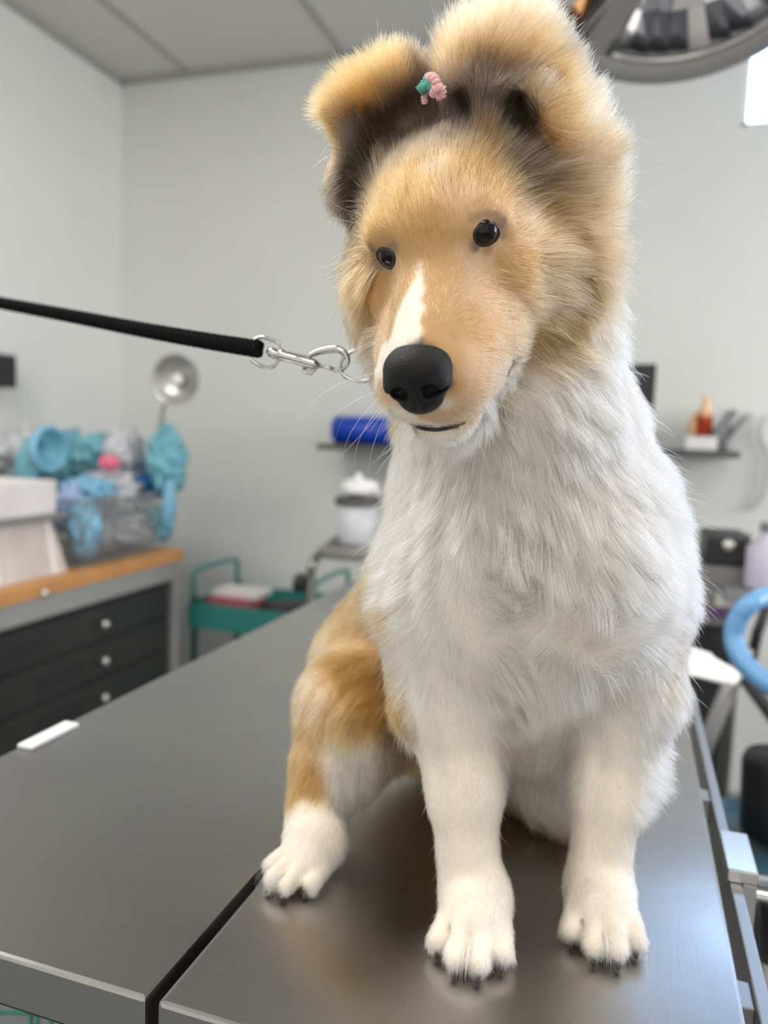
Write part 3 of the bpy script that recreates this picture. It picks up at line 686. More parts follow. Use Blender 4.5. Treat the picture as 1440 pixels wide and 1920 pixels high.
# gentle waves in the flow
def waves(X, sc, seed):
    r_ = np.random.default_rng(seed); out = np.zeros((len(X), 3))
    for k in range(6):
        kv = r_.normal(size=3) * sc; ph = r_.uniform(0, 6.28, 3)
        out += np.sin((X @ kv)[:, None] + ph) * r_.normal(size=3)
    return out / 3
LEN = fl[:, 3]; lift = fl[:, 4]
wv = waves(R0, 90, 1) * .35 + waves(R0, 260, 2) * .25
T = T / (np.linalg.norm(T, axis=1, keepdims=True) + 1e-9) + wv * np.clip(LEN / .02, .15, 1)[:, None] + rng.normal(size=(n, 3)) * .13
T -= N0 * (T * N0).sum(1, keepdims=True); T /= np.linalg.norm(T, axis=1, keepdims=True) + 1e-9
LEN = LEN * rng.uniform(.65, 1.15, n) * (1 + .25 * waves(R0, 150, 3)[:, 0])
de = np.min([np.linalg.norm(R0 - a, axis=1) for a, n_e in EYES], axis=0)
LEN *= np.clip((de - .004) / .012, .28, 1)
dn = np.linalg.norm(R0 - NC, axis=1); LEN *= np.clip((dn - .008) / .02, .35, 1)
lift = np.clip(lift + rng.normal(size=n) * .08, .04, 1.1)
stray = rng.random(n) < .006; lift[stray] += .35; LEN[stray] *= 1.15
K = 6
ts = np.linspace(0, 1, K)
PT = np.empty((n, K, 3)); PT[:, 0] = R0 - N0 * .0006
ang = lift[:, None] * 1.35 * (1 - .45 * ts[None, :-1])
for k in range(1, K):
    a = ang[:, k - 1][:, None]
    d = T * np.cos(a) + N0 * np.sin(a)
    d[:, 2] -= .12 * ts[k] * np.clip(LEN / .02, 0, 1.5)
    d /= np.linalg.norm(d, axis=1, keepdims=True)
    PT[:, k] = PT[:, k - 1] + d * (LEN / (K - 1))[:, None]
# locks : tips gather towards a neighbouring guide hair
gi = rng.choice(n, max(1, n // 70), replace=False)
kd = KDTree(len(gi))
for j, i in enumerate(gi): kd.insert(Vector(R0[i]), j)
kd.balance()
near = np.array([gi[kd.find(Vector(p))[1]] for p in R0])
off = R0 - R0[near]
pull = np.clip((LEN - .006) / .02, 0, 1) * .62 * rng.uniform(.5, 1, n); pull[stray] = 0
for k in range(1, K):
    wgt = (ts[k] ** 1.4 * pull)[:, None]
    tgt = PT[near, k] + off * (1 - .75 * ts[k])
    PT[:, k] = PT[:, k] * (1 - wgt) + tgt * wgt
PT[:, :, 2] = np.maximum(PT[:, :, 2], TT + .0008)
# colour : jittered root position gives feathered edges between patches
jit = rng.normal(size=(n, 3)) * np.clip(LEN * .16, .0013, .004)[:, None]
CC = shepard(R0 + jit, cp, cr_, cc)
CC *= np.clip(1 + rng.normal(size=(n, 1)) * .17, .5, 1.5)
CC *= (1 + .10 * waves(R0[near], 420, 9)[:, :1])
dk = (rng.random(n) < .09) & (CC[:, 2] < .5 * CC[:, 0]); CC[dk] *= .35           # scattered dark guard hairs in the sable parts
CC = np.clip(CC, .004, .93)
rad = (.000055 + .00035 * np.clip(LEN, 0, .03) / .1)[:, None] * np.array([1.0, 1.0, .95, .8, .55, .15])[None]
fur = make_hair('fur', PT, rad * 1.0, CC, fur_m, dog); fur['kind'] = 'stuff'

# ---------------------------------------------------------------- whiskers and brow hairs
WH = []
def whisker(px, py, tx, ty, bend, out, dark):
    a, nr = hit_near(px, py); z = np.linalg.norm(a - np.array([0, 0, H]))
    dr = M @ np.array([tx - px, -(ty - py), 0.0]) * z / FPX
    mid = a + dr * .45 + nr * out + M @ np.array([-(ty - py), -(tx - px), 0.0]) * z / FPX * bend
    end = a + dr + nr * out * .8
    t = np.linspace(0, 1, 10)[:, None]
    WH.append(((1 - t) ** 2 * a + 2 * t * (1 - t) * mid + t ** 2 * end, dark))
for a in [(700, 700, 590, 830, .35, .012, 0), (705, 715, 635, 770, .2, .01, 1), (700, 730, 655, 825, .15, .01, 1), (712, 745, 672, 850, .1, .01, 0), (715, 760, 690, 860, .1, .01, 0), (722, 775, 705, 880, .05, .008, 0), (706, 735, 640, 800, .2, .01, 0), (710, 690, 655, 700, .25, .01, 1), (718, 765, 660, 840, -.1, .01, 0),
          (910, 660, 1005, 720, -.25, .012, 1), (930, 700, 1030, 790, -.2, .012, 1), (920, 720, 1010, 770, -.15, .012, 0), (905, 730, 985, 800, -.2, .01, 0), (895, 750, 960, 820, -.15, .01, 0), (880, 770, 940, 850, -.1, .01, 0), (915, 745, 1010, 790, .1, .01, 0), (900, 770, 975, 840, -.1, .01, 0), (870, 785, 905, 870, -.1, .008, 0), (930, 725, 1060, 830, -.3, .012, 0), (860, 790, 880, 860, 0, .008, 0),
          (885, 385, 925, 360, .15, .004, 1), (700, 405, 630, 380, -.3, .006, 0), (700, 420, 625, 410, -.2, .006, 0)]:
    whisker(*a)
wp = np.array([w_[0] for w_ in WH]); wr = np.linspace(.0001, .00003, 10)[None].repeat(len(WH), 0)
wc = np.array([(.05, .04, .035) if w_[1] else (.75, .72, .66) for w_ in WH])
wk = make_hair('whiskers', wp, wr, wc, fur_m, dog)

# ================================================================ collar, leash, hair tie
col_m = mat('collar_webbing', lin(120, 105, 125), .7, bump=.3, bscale=1500)
cc0 = P(884, 690, y=.478); lft = P(686, 672, y=.455)
ra_ = cc0[0] - lft[0]
ct = thing('collar', (cc0[0], .47, cc0[2] - .012), 'mauve grey webbing collar with a steel ring at the side of the puppy neck', 'collar')
V = []; F = []; ns = 72
for i in range(ns):
    a = 2 * math.pi * i / ns; x, y = math.cos(a), math.sin(a)
    for rr, zz in ((ra_, -.0135), (ra_, .0135), (ra_ - .002, .0135), (ra_ - .002, -.0135)):
        V.append((cc0[0] + rr * x, .470 + (rr - .01) * y, lft[2] + zz - .008 * x))
for i in range(ns):
    j = (i + 1) % ns
    for k in range(4): F.append([i * 4 + k, i * 4 + (k + 1) % 4, j * 4 + (k + 1) % 4, j * 4 + k])
link_mesh('band', V, F, col_m, ct, smooth=False)
LY = .452
rc = P(679, 685, y=LY)
ux = M @ np.array([1.0, 0, 0]); uy = M @ np.array([0, 1.0, 0]); un = M @ np.array([0, 0, 1.0])
rp = [rc + ux * (math.cos(a) * .0138) + uy * (math.sin(a) * .0098) + un * (.004 * math.cos(a)) for a in np.linspace(0, 2 * math.pi, 40, endpoint=False)]
MB().tube(rp, .00115, 12, closed=True).build('ring', chrome, ct, smooth=True)
# leash
lea = thing('leash', P(300, 622, y=.50), 'black braided leash with a chrome snap hook clipped to the puppy collar', 'leash')
pts = [P(0, 568, y=.60) + 2.2 * (P(0, 568, y=.60) - P(130, 592, y=.55)), P(0, 568, y=.60), P(130, 592, y=.55), P(260, 617, y=.51), P(380, 638, y=.475), P(487, 655, y=LY)]
sp_ = smooth_path(pts, 60); sp_ = np.array(sp_)
sl_ = np.concatenate([[0], np.cumsum(np.linalg.norm(np.diff(sp_, axis=0), axis=1))])
ll = np.arange(0, sl_[-1], .0005); cpth = np.stack([np.interp(ll, sl_, sp_[:, i]) for i in range(3)], 1)
V = []; seg = 28; nl_ = len(cpth)
for i in range(nl_):
    t = cpth[min(i + 1, nl_ - 1)] - cpth[max(i - 1, 0)]; t /= np.linalg.norm(t)
    w_ = uy - t * (uy @ t); w_ /= np.linalg.norm(w_); q_ = np.cross(t, w_); s_ = ll[i]
    for k in range(seg):
        a = 2 * math.pi * k / seg
        b_ = math.sin(s_ * 2 * math.pi / .0042 + 4 * a); c_ = math.sin(s_ * 2 * math.pi / .0042 - 4 * a)
        rr = 1 + .15 * max(b_, c_) + .02 * math.sin(s_ * 900)
        V.append(cpth[i] + w_ * (.0051 * rr * math.sin(a)) + q_ * (.0036 * rr * math.cos(a)))
F = [[i * seg + k, i * seg + (k + 1) % seg, (i + 1) * seg + (k + 1) % seg, (i + 1) * seg + k] for i in range(nl_ - 1) for k in range(seg)]
F.append(list(range(seg))); F.append([(nl_ - 1) * seg + k for k in range(seg)][::-1])
rope_m = mat('black_cord', (.004, .004, .0045), .9, IOR=1.2)
link_mesh('cord', V, F, rope_m, lea, smooth=True)
q = lambda px, py, dz=0.0: P(px, py, y=LY) + un * dz
MB().tube(smooth_path([q(476, 637), q(490, 632), q(508, 637), q(522, 643), q(524, 660), q(516, 684), q(502, 689), q(486, 685), q(470, 674)], 6), .0011, 10).build('swivel_loop', chrome, lea, smooth=True)
MB().tube([q(503, 656), q(508, 660), q(514, 663), q(520, 664), q(527, 666)], [.002, .0032, .0034, .0022, .0035], 16).build('swivel_post', chrome, lea, smooth=True)
hk = MB().tube([q(524, 665), q(530, 666), q(532, 667), q(560, 674), q(588, 682), q(597, 685)], [.0038, .0038, .0031, .0033, .0031, .0024], 16).build('snap_hook', chrome, lea, smooth=True)
MB().tube(smooth_path([q(572, 672), q(590, 662), q(612, 656), q(634, 655), q(649, 665), q(652, 680), q(642, 692), q(626, 694)], 8), [.0013 + .0010 * math.sin(math.pi * min(1, i / 40)) if i < 40 else .0013 for i in range(57)], 12).build('hook_jaw', chrome, hk, smooth=True)
MB().tube([q(594, 684), q(610, 688), q(628, 693)], .0012, 10).build('bolt', chrome, hk, smooth=True)
mb = MB(); mb.tube(smooth_path([q(568, 689, .001), q(570, 698, .001), q(584, 702, .001), q(590, 692, .001)], 5), .0008, 8); mb.tube([q(567, 690), q(592, 695)], .0009, 8)
mb.build('thumb_lever', chrome, hk, smooth=True)
# hair tie between the ears
ht = thing('hair_tie', P(808, 160, y=.385), 'small teal and pink elastic tying the fur between the ears', 'hair tie')
tl_m = mat('teal_elastic', lin(95, 170, 155), .8, bump=.5, bscale=1800); pk_m = mat('pink_elastic', lin(240, 190, 195), .8, bump=.5, bscale=1800)
y_ = .372
def bumpy(pts, r):
    sp2 = smooth_path(pts, 14); return MB().tube(sp2, [r * (1 + .16 * math.sin(i * 1.1)) for i in range(len(sp2))], 12)
bumpy([P(786, 172, y=y_), P(794, 162, y=y_), P(803, 150, y=y_ - .001), P(810, 150, y=y_)], .0024).build('teal_band', tl_m, ht, smooth=True)
bumpy([P(790, 168, y=y_), P(802, 160, y=y_ - .002), P(810, 170, y=y_)], .0022).build('teal_band', tl_m, ht, smooth=True)
bumpy([P(803, 148, y=y_), P(812, 147, y=y_ - .003), P(818, 158, y=y_ - .003), P(812, 166, y=y_)], .0024).build('pink_band', pk_m, ht, smooth=True)
bumpy([P(812, 176, y=y_), P(818, 166, y=y_ - .003), P(827, 166, y=y_ - .002), P(828, 178, y=y_), P(818, 180, y=y_)], .0021).build('pink_band', pk_m, ht, smooth=True)
bumpy([P(797, 176, y=y_ + .004), P(795, 184, y=y_ + .004), P(797, 193, y=y_ + .006)], .0014).build('pink_band', pk_m, ht, smooth=True)
# long tufts growing between the toes
tp = []
for pi, b, fw, sc in TOES:
    if pi == 3: continue
    for k in range(26):
        s0 = b + np.array([rng.normal() * .0022, rng.normal() * .002, .001 + rng.random() * .004]) + fw * .003
        L_ = rng.uniform(.004, .0085); t = np.linspace(0, 1, K)[:, None]
        e_ = s0 + fw * L_ * .75 + np.array([rng.normal() * .001, 0, -L_ * .85])
        q_ = (1 - t) ** 2 * s0 + 2 * t * (1 - t) * (s0 + fw * L_ * .7) + t ** 2 * e_
        q_[:, 2] = np.maximum(q_[:, 2], TT + .0008); tp.append(q_)
for j in (0, 4, 8):
    b = (TOES[j + 1][1] + TOES[j + 2][1]) / 2; fw = TOES[j + 1][2]
    for k in range(60):
        s0 = b - fw * rng.uniform(0, .008) + np.array([rng.normal() * .0014, 0, .004 + rng.random() * .005]); L_ = rng.uniform(.009, .017)
        t = np.linspace(0, 1, K)[:, None]; e_ = s0 + fw * L_ * .85 + np.array([rng.normal() * .0006, 0, -.010])
        q_ = (1 - t) ** 2 * s0 + 2 * t * (1 - t) * (s0 + fw * L_ * .8) + t ** 2 * e_
        q_[:, 2] = np.maximum(q_[:, 2], TT + .0008); tp.append(q_)
tp = np.array(tp)
o = make_hair('toe_tufts', tp, np.array([.00011, .00011, .0001, .00009, .00006, .00002])[None].repeat(len(tp), 0), np.tile(np.array(WHT), (len(tp), 1)) * rng.uniform(.85, 1.08, (len(tp), 1)), fur_m, dog)
o['kind'] = 'stuff'
# loose hairs shed on the table
LH = []
for px, py, L_, an_ in [(620, 1847, .02, .2), (600, 1835, .008, .0), (655, 1835, .01, -1.0)]:
    a = P(px, py, z=TT + .0005); t = np.linspace(0, 1, 10)
    LH.append(np.stack([a[0] + L_ * t * math.cos(an_), a[1] + L_ * t * math.sin(an_) + .005 * np.sin(t * 3.1), np.full(10, TT + .0006)], 1))
# ================================================================ things on the workbench
def blob(mb, c, r, seed, amp=0.25, freq=2.0, sub=3):
    import bmesh
    from mathutils import noise
    bm = bmesh.new(); bmesh.ops.create_icosphere(bm, subdivisions=sub, radius=1)
    bm.verts.ensure_lookup_table()
    V = []
    for v in bm.verts:
        n = noise.turbulence_vector(v.co * freq + Vector((seed * 3.1, seed * 7.7, seed)), 3, False)
        d = 1 + amp * noise.noise(v.co * freq * 1.7 + Vector((seed, 0, seed * 2))) * 2
        p = v.co * d + n * amp * 0.5
        V.append((c[0] + p.x * r[0], c[1] + p.y * r[1], c[2] + p.z * r[2]))
    F = [[v.index for v in f.verts] for f in bm.faces]; bm.free()
    return mb.add(V, F)
def sheer(name, col, rough=.35, tr=.25):
    return mat(name, col, rough, Transmission_Weight=tr, bump=.5, bscale=60)
blue_bag = sheer('light_blue_bag', lin(140, 200, 232)); teal_bag = sheer('teal_film', lin(125, 195, 212))
deep_blue = mat('deep_blue', lin(20, 95, 160), .5); pink_m = mat('pink', lin(235, 120, 150), .5)
clear_m = mat('clear_bin', (.60, .54, .51), .3, noise=.12, nscale=14)
clear_white = mat('milky_bag', (.75, .77, .82), .4, Transmission_Weight=.3)
paper_m = mat('printed_paper', (.74, .71, .71), .7, noise=.06, nscale=12)
wire_m = mat('wire_chrome', (.42, .44, .45), .3, .8)
lav = mat('lavender_bag', lin(165, 185, 225), .45, Transmission_Weight=.2, bump=.4, bscale=70)
# clear storage bin at the left end
by0, by1 = 1.25, 1.74
bx0, bx1 = -1.80, -1.47
bin1 = thing('storage_bin', ((bx0 + bx1) / 2, (by0 + by1) / 2, CT), 'cloudy clear plastic storage bin standing at the left end of the workbench', 'bin')
mb = MB()
V = [(bx0, by0, CT + .001), (bx1, by0, CT + .001), (bx1, by1, CT + .001), (bx0, by1, CT + .001)]
q = .03
V += [(bx0 + q, by0 + q, CT + .15), (bx1 - q, by0 + q, CT + .15), (bx1 - q, by1 - q, CT + .15), (bx0 + q, by1 - q, CT + .15)]
mb.add(V, [[3, 2, 1, 0], [0, 1, 5, 4], [1, 2, 6, 5], [2, 3, 7, 6], [3, 0, 4, 7]]); mb.build('tub', clear_m, bin1)
for yy in np.linspace(by0 + .05, by1 - .05, 3): MB().tube([(bx1 + .001, yy, CT + .003), (bx1 - q + .002, yy, CT + .15)], .006, 8).build('rib', white_m, bin1)
MB().box((bx0, by0, CT + .15), (bx1, by1, CT + .165), bev=.005).build('lid', mat('grey_lid', (.2, .2, .2), .5), bin1)
o = MB().box((-1.78, 1.32, CT + .1655), (-1.49, 1.72, CT + .255), bev=.004).build('carton', paper_m)
tag(o, 'pale open carton resting on the lid of the cloudy storage bin', 'box')
# crumpled bags and masks
def bag(name, px, py, x, r, m, label, seed, cat='bag', amp=.28, freq=2.2, group=None):
    c = P(px, py, x=x); mb = MB(); blob(mb, c, r, seed, amp, freq, 4)
    V = np.array(mb.V); V[:, 2] = np.maximum(V[:, 2], CT + .008)
    o = link_mesh(name, V, mb.F, m); tag(o, label, cat, group); return o
# wire basket
wy0, wy1, wx0, wx1 = 1.79, 2.17, -1.86, -1.47
bk = thing('wire_basket', ((wx0 + wx1) / 2, (wy0 + wy1) / 2, CT), 'chrome wire basket heaped with blue bags on the workbench', 'basket')
mb = MB(); hb = .19
for zz in np.linspace(.006, hb, 6):
    mb.tube([(wx0, wy0, CT + zz), (wx1, wy0, CT + zz), (wx1, wy1, CT + zz), (wx0, wy1, CT + zz)], .0022, 6, closed=True)
for yy in np.linspace(wy0, wy1, 20):
    mb.tube([(wx1, yy, CT + hb), (wx1, yy, CT + .004), (wx0, yy, CT + .004), (wx0, yy, CT + hb)], .0024, 6)
for xx in np.linspace(wx0, wx1, 13)[1:-1]:
    for yy in (wy0, wy1): mb.tube([(xx, yy, CT + hb), (xx, yy, CT + .004)], .0016, 6)
mb.build('wire_mesh', wire_m, bk)
mb = MB(); mb.tube([(wx0, wy0, CT + hb), (wx1, wy0, CT + hb), (wx1, wy1, CT + hb), (wx0, wy1, CT + hb)], .004, 8, closed=True)
mb.build('rim', wire_m, bk)
B = [('plastic_bag', 158, 990, -1.50, (.035, .055, .085), blue_bag, 'light blue plastic bag slumped between the storage bin and the wire basket', 1),
     ('plastic_bag', 128, 960, -1.56, (.05, .05, .07), lav, 'lavender blue bag tucked behind the cloudy storage bin lid', 2),
     ('bundled_gown', 222, 992, -1.62, (.09, .10, .06), clear_white, 'pale crinkled packet at the bottom of the wire basket', 3),
     ('bundled_gown', 275, 985, -1.60, (.08, .075, .06), teal_bag, 'grey teal packet at the right end of the wire basket', 4),
     ('plastic_bag', 165, 918, -1.58, (.06, .09, .04), blue_bag, 'bright sky blue packet drooping over the front rim of the wire basket', 5),
     ('plastic_bag', 215, 915, -1.62, (.08, .10, .06), clear_white, 'milky white bag in the middle of the wire basket heap', 6),
     ('plastic_bag', 150, 880, -1.80, (.07, .11, .06), teal_bag, 'dark teal bag lying low at the left of the heap', 7),
     ('plastic_bag', 190, 848, -1.70, (.07, .11, .06), teal_bag, 'sea green bag on the top of the heap behind the pink bag', 8),
     ('plastic_bag', 232, 850, -1.62, (.05, .08, .08), clear_white, 'white clear bag bulging beside the small pink bag', 9),
     ('plastic_bag', 150, 868, -1.84, (.07, .13, .10), blue_bag, 'dusty blue bag along the back of the heap', 10),
     ('plastic_bag', 205, 868, -1.58, (.02, .04, .022), pink_m, 'small bright pink bag on top of the heap', 11),
     ('plastic_bag', 314, 865, -1.47, (.05, .075, .105), teal_bag, 'tall pointed turquoise bag standing at the right end of the heap', 12),
     ('plastic_bag', 25, 855, -1.92, (.07, .12, .06), clear_white, 'whitish bag behind the pale carton at the left edge', 14),
     ('plastic_bag', 60, 878, -1.90, (.05, .12, .04), teal_bag, 'flat teal bag resting on the back of the pale carton', 15)]
for a in B: bag(*a)
o = bag('cloth_bundle', 282, 905, -1.56, (.055, .085, .065), deep_blue, 'deep blue cloth bundle in the right half of the wire basket', 20, 'cloth', .15)
o = bag('cloth_bundle', 318, 945, -1.44, (.018, .028, .09), blue_bag, 'thin blue sleeve hanging down off the right end of the basket', 21, 'cloth', .2)
# anaesthesia mask with a hollow cone
mk = thing('breathing_mask', P(95, 850, x=-1.74), 'round teal breathing mask facing out above the pale carton', 'mask')
MB().lathe([(.062, 0), (.066, .01), (.055, .03), (.03, .05), (.016, .055), (.016, .08), (.011, .08), (.011, .05), (.028, .044), (.05, .024), (.058, .008), (.062, 0)], P(92, 842, x=-1.66), (-1, .25, 0.1), 28, cap=False).build('cone', teal_bag, mk, smooth=True)
MB().tube([P(92, 842, x=-1.66) + np.array((.006 * 0, .064 * math.cos(a), .064 * math.sin(a))) for a in np.linspace(0, 2 * math.pi, 28, endpoint=False)], .009, 8, closed=True).build('cushion', blue_bag, mk, smooth=True)
bt = thing('spray_bottle', P(52, 865, x=-1.80), 'small clear teal bottle with a thin nozzle behind the pale carton', 'bottle')
c = P(50, 862, x=-1.80)
MB().lathe([(.03, -.08), (.034, -.07), (.034, .0), (.012, .045), (.012, .06)], c, (0, 0, 1), 20).build('flask', teal_bag, bt, smooth=True)
MB().lathe([(.013, .06), (.013, .08), (.005, .084), (.004, .12)], c, (0, 0, 1), 16).build('nozzle', clear_white, bt, smooth=True)

# ---- gooseneck lamp with round reflector
lp = thing('gooseneck_lamp', (-1.77, 2.19, CT), 'grey gooseneck examination lamp with a round reflector in front of the back wall', 'lamp')
hd = P(332, 712, y=2.17); base = np.array([-1.96, 2.17, CT])
dirn = np.array([0.12, -1.0, -.02]); dirn /= np.linalg.norm(dirn)
lamp_m = mat('lamp_grey', (.30, .30, .28), .3, .85); lamp_in = mat('lamp_reflector', (.42, .42, .40), .3, .7)
prof = [(.012, -.055), (.024, -.05), (.03, -.03), (.055, -.02), (.076, 0.0), (.082, .012), (.079, .012), (.07, .0), (.05, -.012), (.025, -.022), (.012, -.024)]
MB().lathe(prof, hd, dirn, 40).build('reflector', lamp_in, lp, smooth=True)
MB().lathe([(.004, -.024), (.014, -.02), (.02, -.006), (.016, .006), (.006, .012)], hd, dirn, 20).build('bulb', white_m, lp, smooth=True)
mb = MB()
back = hd - dirn * .05
pth = smooth_path([base + np.array((0, 0, .012)), P(283, 870, y=2.19), P(300, 800, y=2.2), P(313, 750, y=2.21), back + np.array((0, .02, 0)), back], 10)
mb.tube(pth, .0075, 12); mb.build('gooseneck', lamp_m, lp, smooth=True)
MB().lathe([(.05, 0), (.05, .008), (.02, .014), (.01, .03)], base, (0, 0, 1), 28).build('base', lamp_m, lp, smooth=True)

# ---- black screen on the left wall
tv = thing('wall_monitor', P(0, 700, x=XL + .05), 'black wall-mounted monitor whose corner shows at the left edge', 'monitor')
a, b = P(31, 667, x=XL + .06), P(31, 728, x=XL + .06)
MB().box((XL + .03, a[1] - .55, b[2] - .0), (XL + .06, a[1], a[2]), bev=.006).build('screen_panel', black_m, tv)
MB().box((XL, a[1] - .32, (a[2] + b[2]) / 2 - .05), (XL + .03, a[1] - .22, (a[2] + b[2]) / 2 + .05)).build('bracket', black_m, tv)

# ---- shelf with blue roll on the back wall
shelf_m = mat('shelf_grey', (.09, .09, .085), .5)
def px_x(px, py, y): return P(px, py, y=y)[0]
a = P(594, 829, y=YB - .25); b = P(760, 834, y=YB - .25)
zs = a[2] - .004
sh = MB().box((a[0], YB - .25, zs - .022), (a[0] + .50, YB, zs), bev=.003).build('wall_shelf', shelf_m)
tag(sh, 'dark grey wall shelf behind the puppy muzzle carrying the blue roll', 'shelf')
c0 = P(629, 803, y=YB - .13); r = .052
rl = thing('paper_roll', (c0[0] + .1, YB - .13, zs), 'bright blue roll lying on its side on the wall shelf', 'roll')
blue_roll = mat('blue_roll', lin(8, 62, 178), .35)
MB().lathe([(r - .004, 0), (r, .004), (r, .216), (r - .004, .22)], (c0[0], YB - .13, zs + r), (1, 0, 0), 32).build('wrap', blue_roll, rl, smooth=True)
MB().lathe([(.018, -.002), (.018, .222)], (c0[0], YB - .13, zs + r), (1, 0, 0), 20).build('core', mat('roll_core', lin(15, 35, 110), .5), rl, smooth=True)

# ---- right shelf with small things
a = P(1235, 838, y=YB - .25); b = P(1389, 850, y=YB - .25); zr = b[2] + .005
sh = MB().box((a[0] - .15, YB - .25, zr - .022), (b[0], YB, zr), bev=.003).build('wall_shelf', shelf_m)
tag(sh, 'dark grey wall shelf on the right with a white box and amber bottle', 'shelf')
a = P(1283, 835, y=YB - .2); b = P(1345, 815, y=YB - .2)
o = MB().box((a[0], YB - .22, zr + .0005), (b[0], YB - .1, zr + .042), bev=.002).build('carton', white_m)
tag(o, 'low white carton on the right wall shelf', 'box')
amber = mat('amber_liquid', lin(190, 60, 25), .2, Transmission_Weight=.3); peach = mat('peach_label', lin(235, 190, 145), .6)
def bottle(px, h, r, m1, m2, label, dy=.16):
    q = P(px, 800, y=YB - dy)
    t = thing('bottle', (q[0], YB - dy, zr + .0425), label, 'bottle')
    MB().lathe([(r, 0), (r, h * .45), (r * .98, h * .5)], (q[0], YB - dy, zr + .043), (0, 0, 1), 20).build('body', m1, t, smooth=True)
    MB().lathe([(r * .98, h * .5), (r * .9, h * .62), (r * .4, h * .78), (r * .4, h)], (q[0], YB - dy, zr + .043), (0, 0, 1), 20).build('neck', m2, t, smooth=True)
bottle(1302, .075, .020, peach, peach, 'squat peach bottle at the left on the white carton')
bottle(1320, .125, .026, amber, peach, 'amber red bottle with peach shoulder on the white carton', .17)
t = thing('dispenser', (0, 0, 0), 'clear pump dispenser between the amber bottle and the grey binder', 'dispenser')
q = P(1358, 800, y=YB - .14); t.location = (q[0], YB - .14, zr); ORG[t.name] = np.array(t.location)
MB().lathe([(.022, 0), (.022, .08), (.008, .1), (.008, .12)], (q[0], YB - .14, zr + .001), (0, 0, 1), 18).build('flask', clear_white, t, smooth=True)
MB().box((q[0] - .02, YB - .146, zr + .12), (q[0] + .008, YB - .134, zr + .128)).build('pump', clear_white, t)
grey_m = mat('grey_binder', (.22, .22, .24), .5)
qa = P(1345, 838, y=YB - .2); rot = Matrix.Rotation(math.radians(30), 3, 'Y')
o = MB().box((qa[0] + .0, YB - .21, zr + .005), (qa[0] + .022, YB - .05, zr + .135), bev=.002, rot=rot).build('binder', grey_m)
tag(o, 'slim grey binder leaning to the right on the right wall shelf', 'binder')
o = MB().box((qa[0] + .05, YB - .21, zr + .005), (qa[0] + .068, YB - .05, zr + .125), bev=.002, rot=rot).build('binder', mat('pale_binder', (.42, .42, .43), .5))
tag(o, 'pale grey binder leaning against the darker one on the right wall shelf', 'binder')
# cable / hook on the wall at the far right
mb = MB(); mb.tube(smooth_path([P(1436, 780, y=YB - .02), P(1426, 800, y=YB - .02), P(1428, 825, y=YB - .02), P(1442, 860, y=YB - .02), P(1430, 930, y=YB - .02), P(1400, 955, y=YB - .02)], 10), .007, 8)
o = mb.build('cable', mat('grey_cable', (.5, .5, .53), .5), smooth=True); tag(o, 'pale grey cable looping down the back wall at the right edge', 'cable')
# black monitor behind the shoulder
t = thing('monitor', P(1200, 790, y=2.3), 'black monitor peeking out behind the puppy shoulder', 'monitor')
a, b = P(1232, 682, y=2.3), P(1120, 780, y=2.3)
MB().box((b[0], 2.3, b[2]), (a[0], 2.335, a[2]), bev=.006).build('screen_panel', black_m, t)
MB().box(((a[0] + b[0]) / 2 - .02, 2.335, b[2] - .02), ((a[0] + b[0]) / 2 + .02, YB, b[2] + .04)).build('bracket', black_m, t)

# ---- teal trolley near the back wall
ty0, ty1 = 2.36, 2.72
a = P(352, 1150, y=ty0); b = P(585, 1128, y=ty0)
tz = P(450, 1140, y=ty0)[2]
tx0, tx1 = a[0], b[0] + .02
tr = thing('utility_trolley', ((tx0 + tx1) / 2, (ty0 + ty1) / 2, 0), 'teal metal utility trolley below the back wall', 'trolley')
mb = MB(); d = .085
mb.box((tx0, ty0, tz - d), (tx1, ty0 + .008, tz)); mb.box((tx0, ty1 - .008, tz - d), (tx1, ty1, tz))
mb.box((tx0, ty0 + .008, tz - d), (tx0 + .008, ty1 - .008, tz)); mb.box((tx1 - .008, ty0 + .008, tz - d), (tx1, ty1 - .008, tz))
mb.box((tx0, ty0, tz - d - .006), (tx1, ty1, tz - d)); mb.build('tray', teal_m, tr)
mb = MB(); mb.box((tx0, ty0, .16), (tx1, ty1, .17)); mb.box((tx0, ty0, .17), (tx1, ty0 + .008, .22)); mb.box((tx0, ty1 - .008, .17), (tx1, ty1, .22)); mb.build('tray', teal_m, tr)
for xx in (tx0 + .005, tx1 - .025):
    for yy in (ty0 + .009, ty1 - .03):
        MB().box((xx + .004, yy, .05), (xx + .02, yy + .018, tz + (.02 if yy < ty0 + .1 else .02))).build('leg', mat('trolley_leg', (.012, .05, .045), .5), tr)
for xx in (tx0 + .01, tx1 - .02):
    mb = MB(); mb.tube(smooth_path([(xx, ty0 + .02, tz), (xx, ty0 + .02, tz + .085), (xx, ty0 + .06, tz + .11), (xx, ty1 - .06, tz + .11), (xx, ty1 - .02, tz + .085), (xx, ty1 - .02, tz)], 6), .009, 10)
    mb.build('handle', teal_m, tr, smooth=True)
mb = MB(); blob(mb, ((tx0 + tx1) / 2 + .09, (ty0 + ty1) / 2 - .03, tz - .03), (.12, .10, .035), 31, .12, 1.6)
tag(mb.build('dark_pouch', black_m, smooth=True), 'black pouch lying in the teal trolley tray', 'pouch')
q = (tx0 + .12, (ty0 + ty1) / 2 - .04, tz - .03)
o = MB().box((q[0] - .08, q[1] - .08, tz - d + .001), (q[0] + .09, q[1] + .06, tz + .012), bev=.004).build('package', mat('pink_package', lin(170, 90, 105), .6)); tag(o, 'dusky pink package in the left half of the trolley tray', 'package')
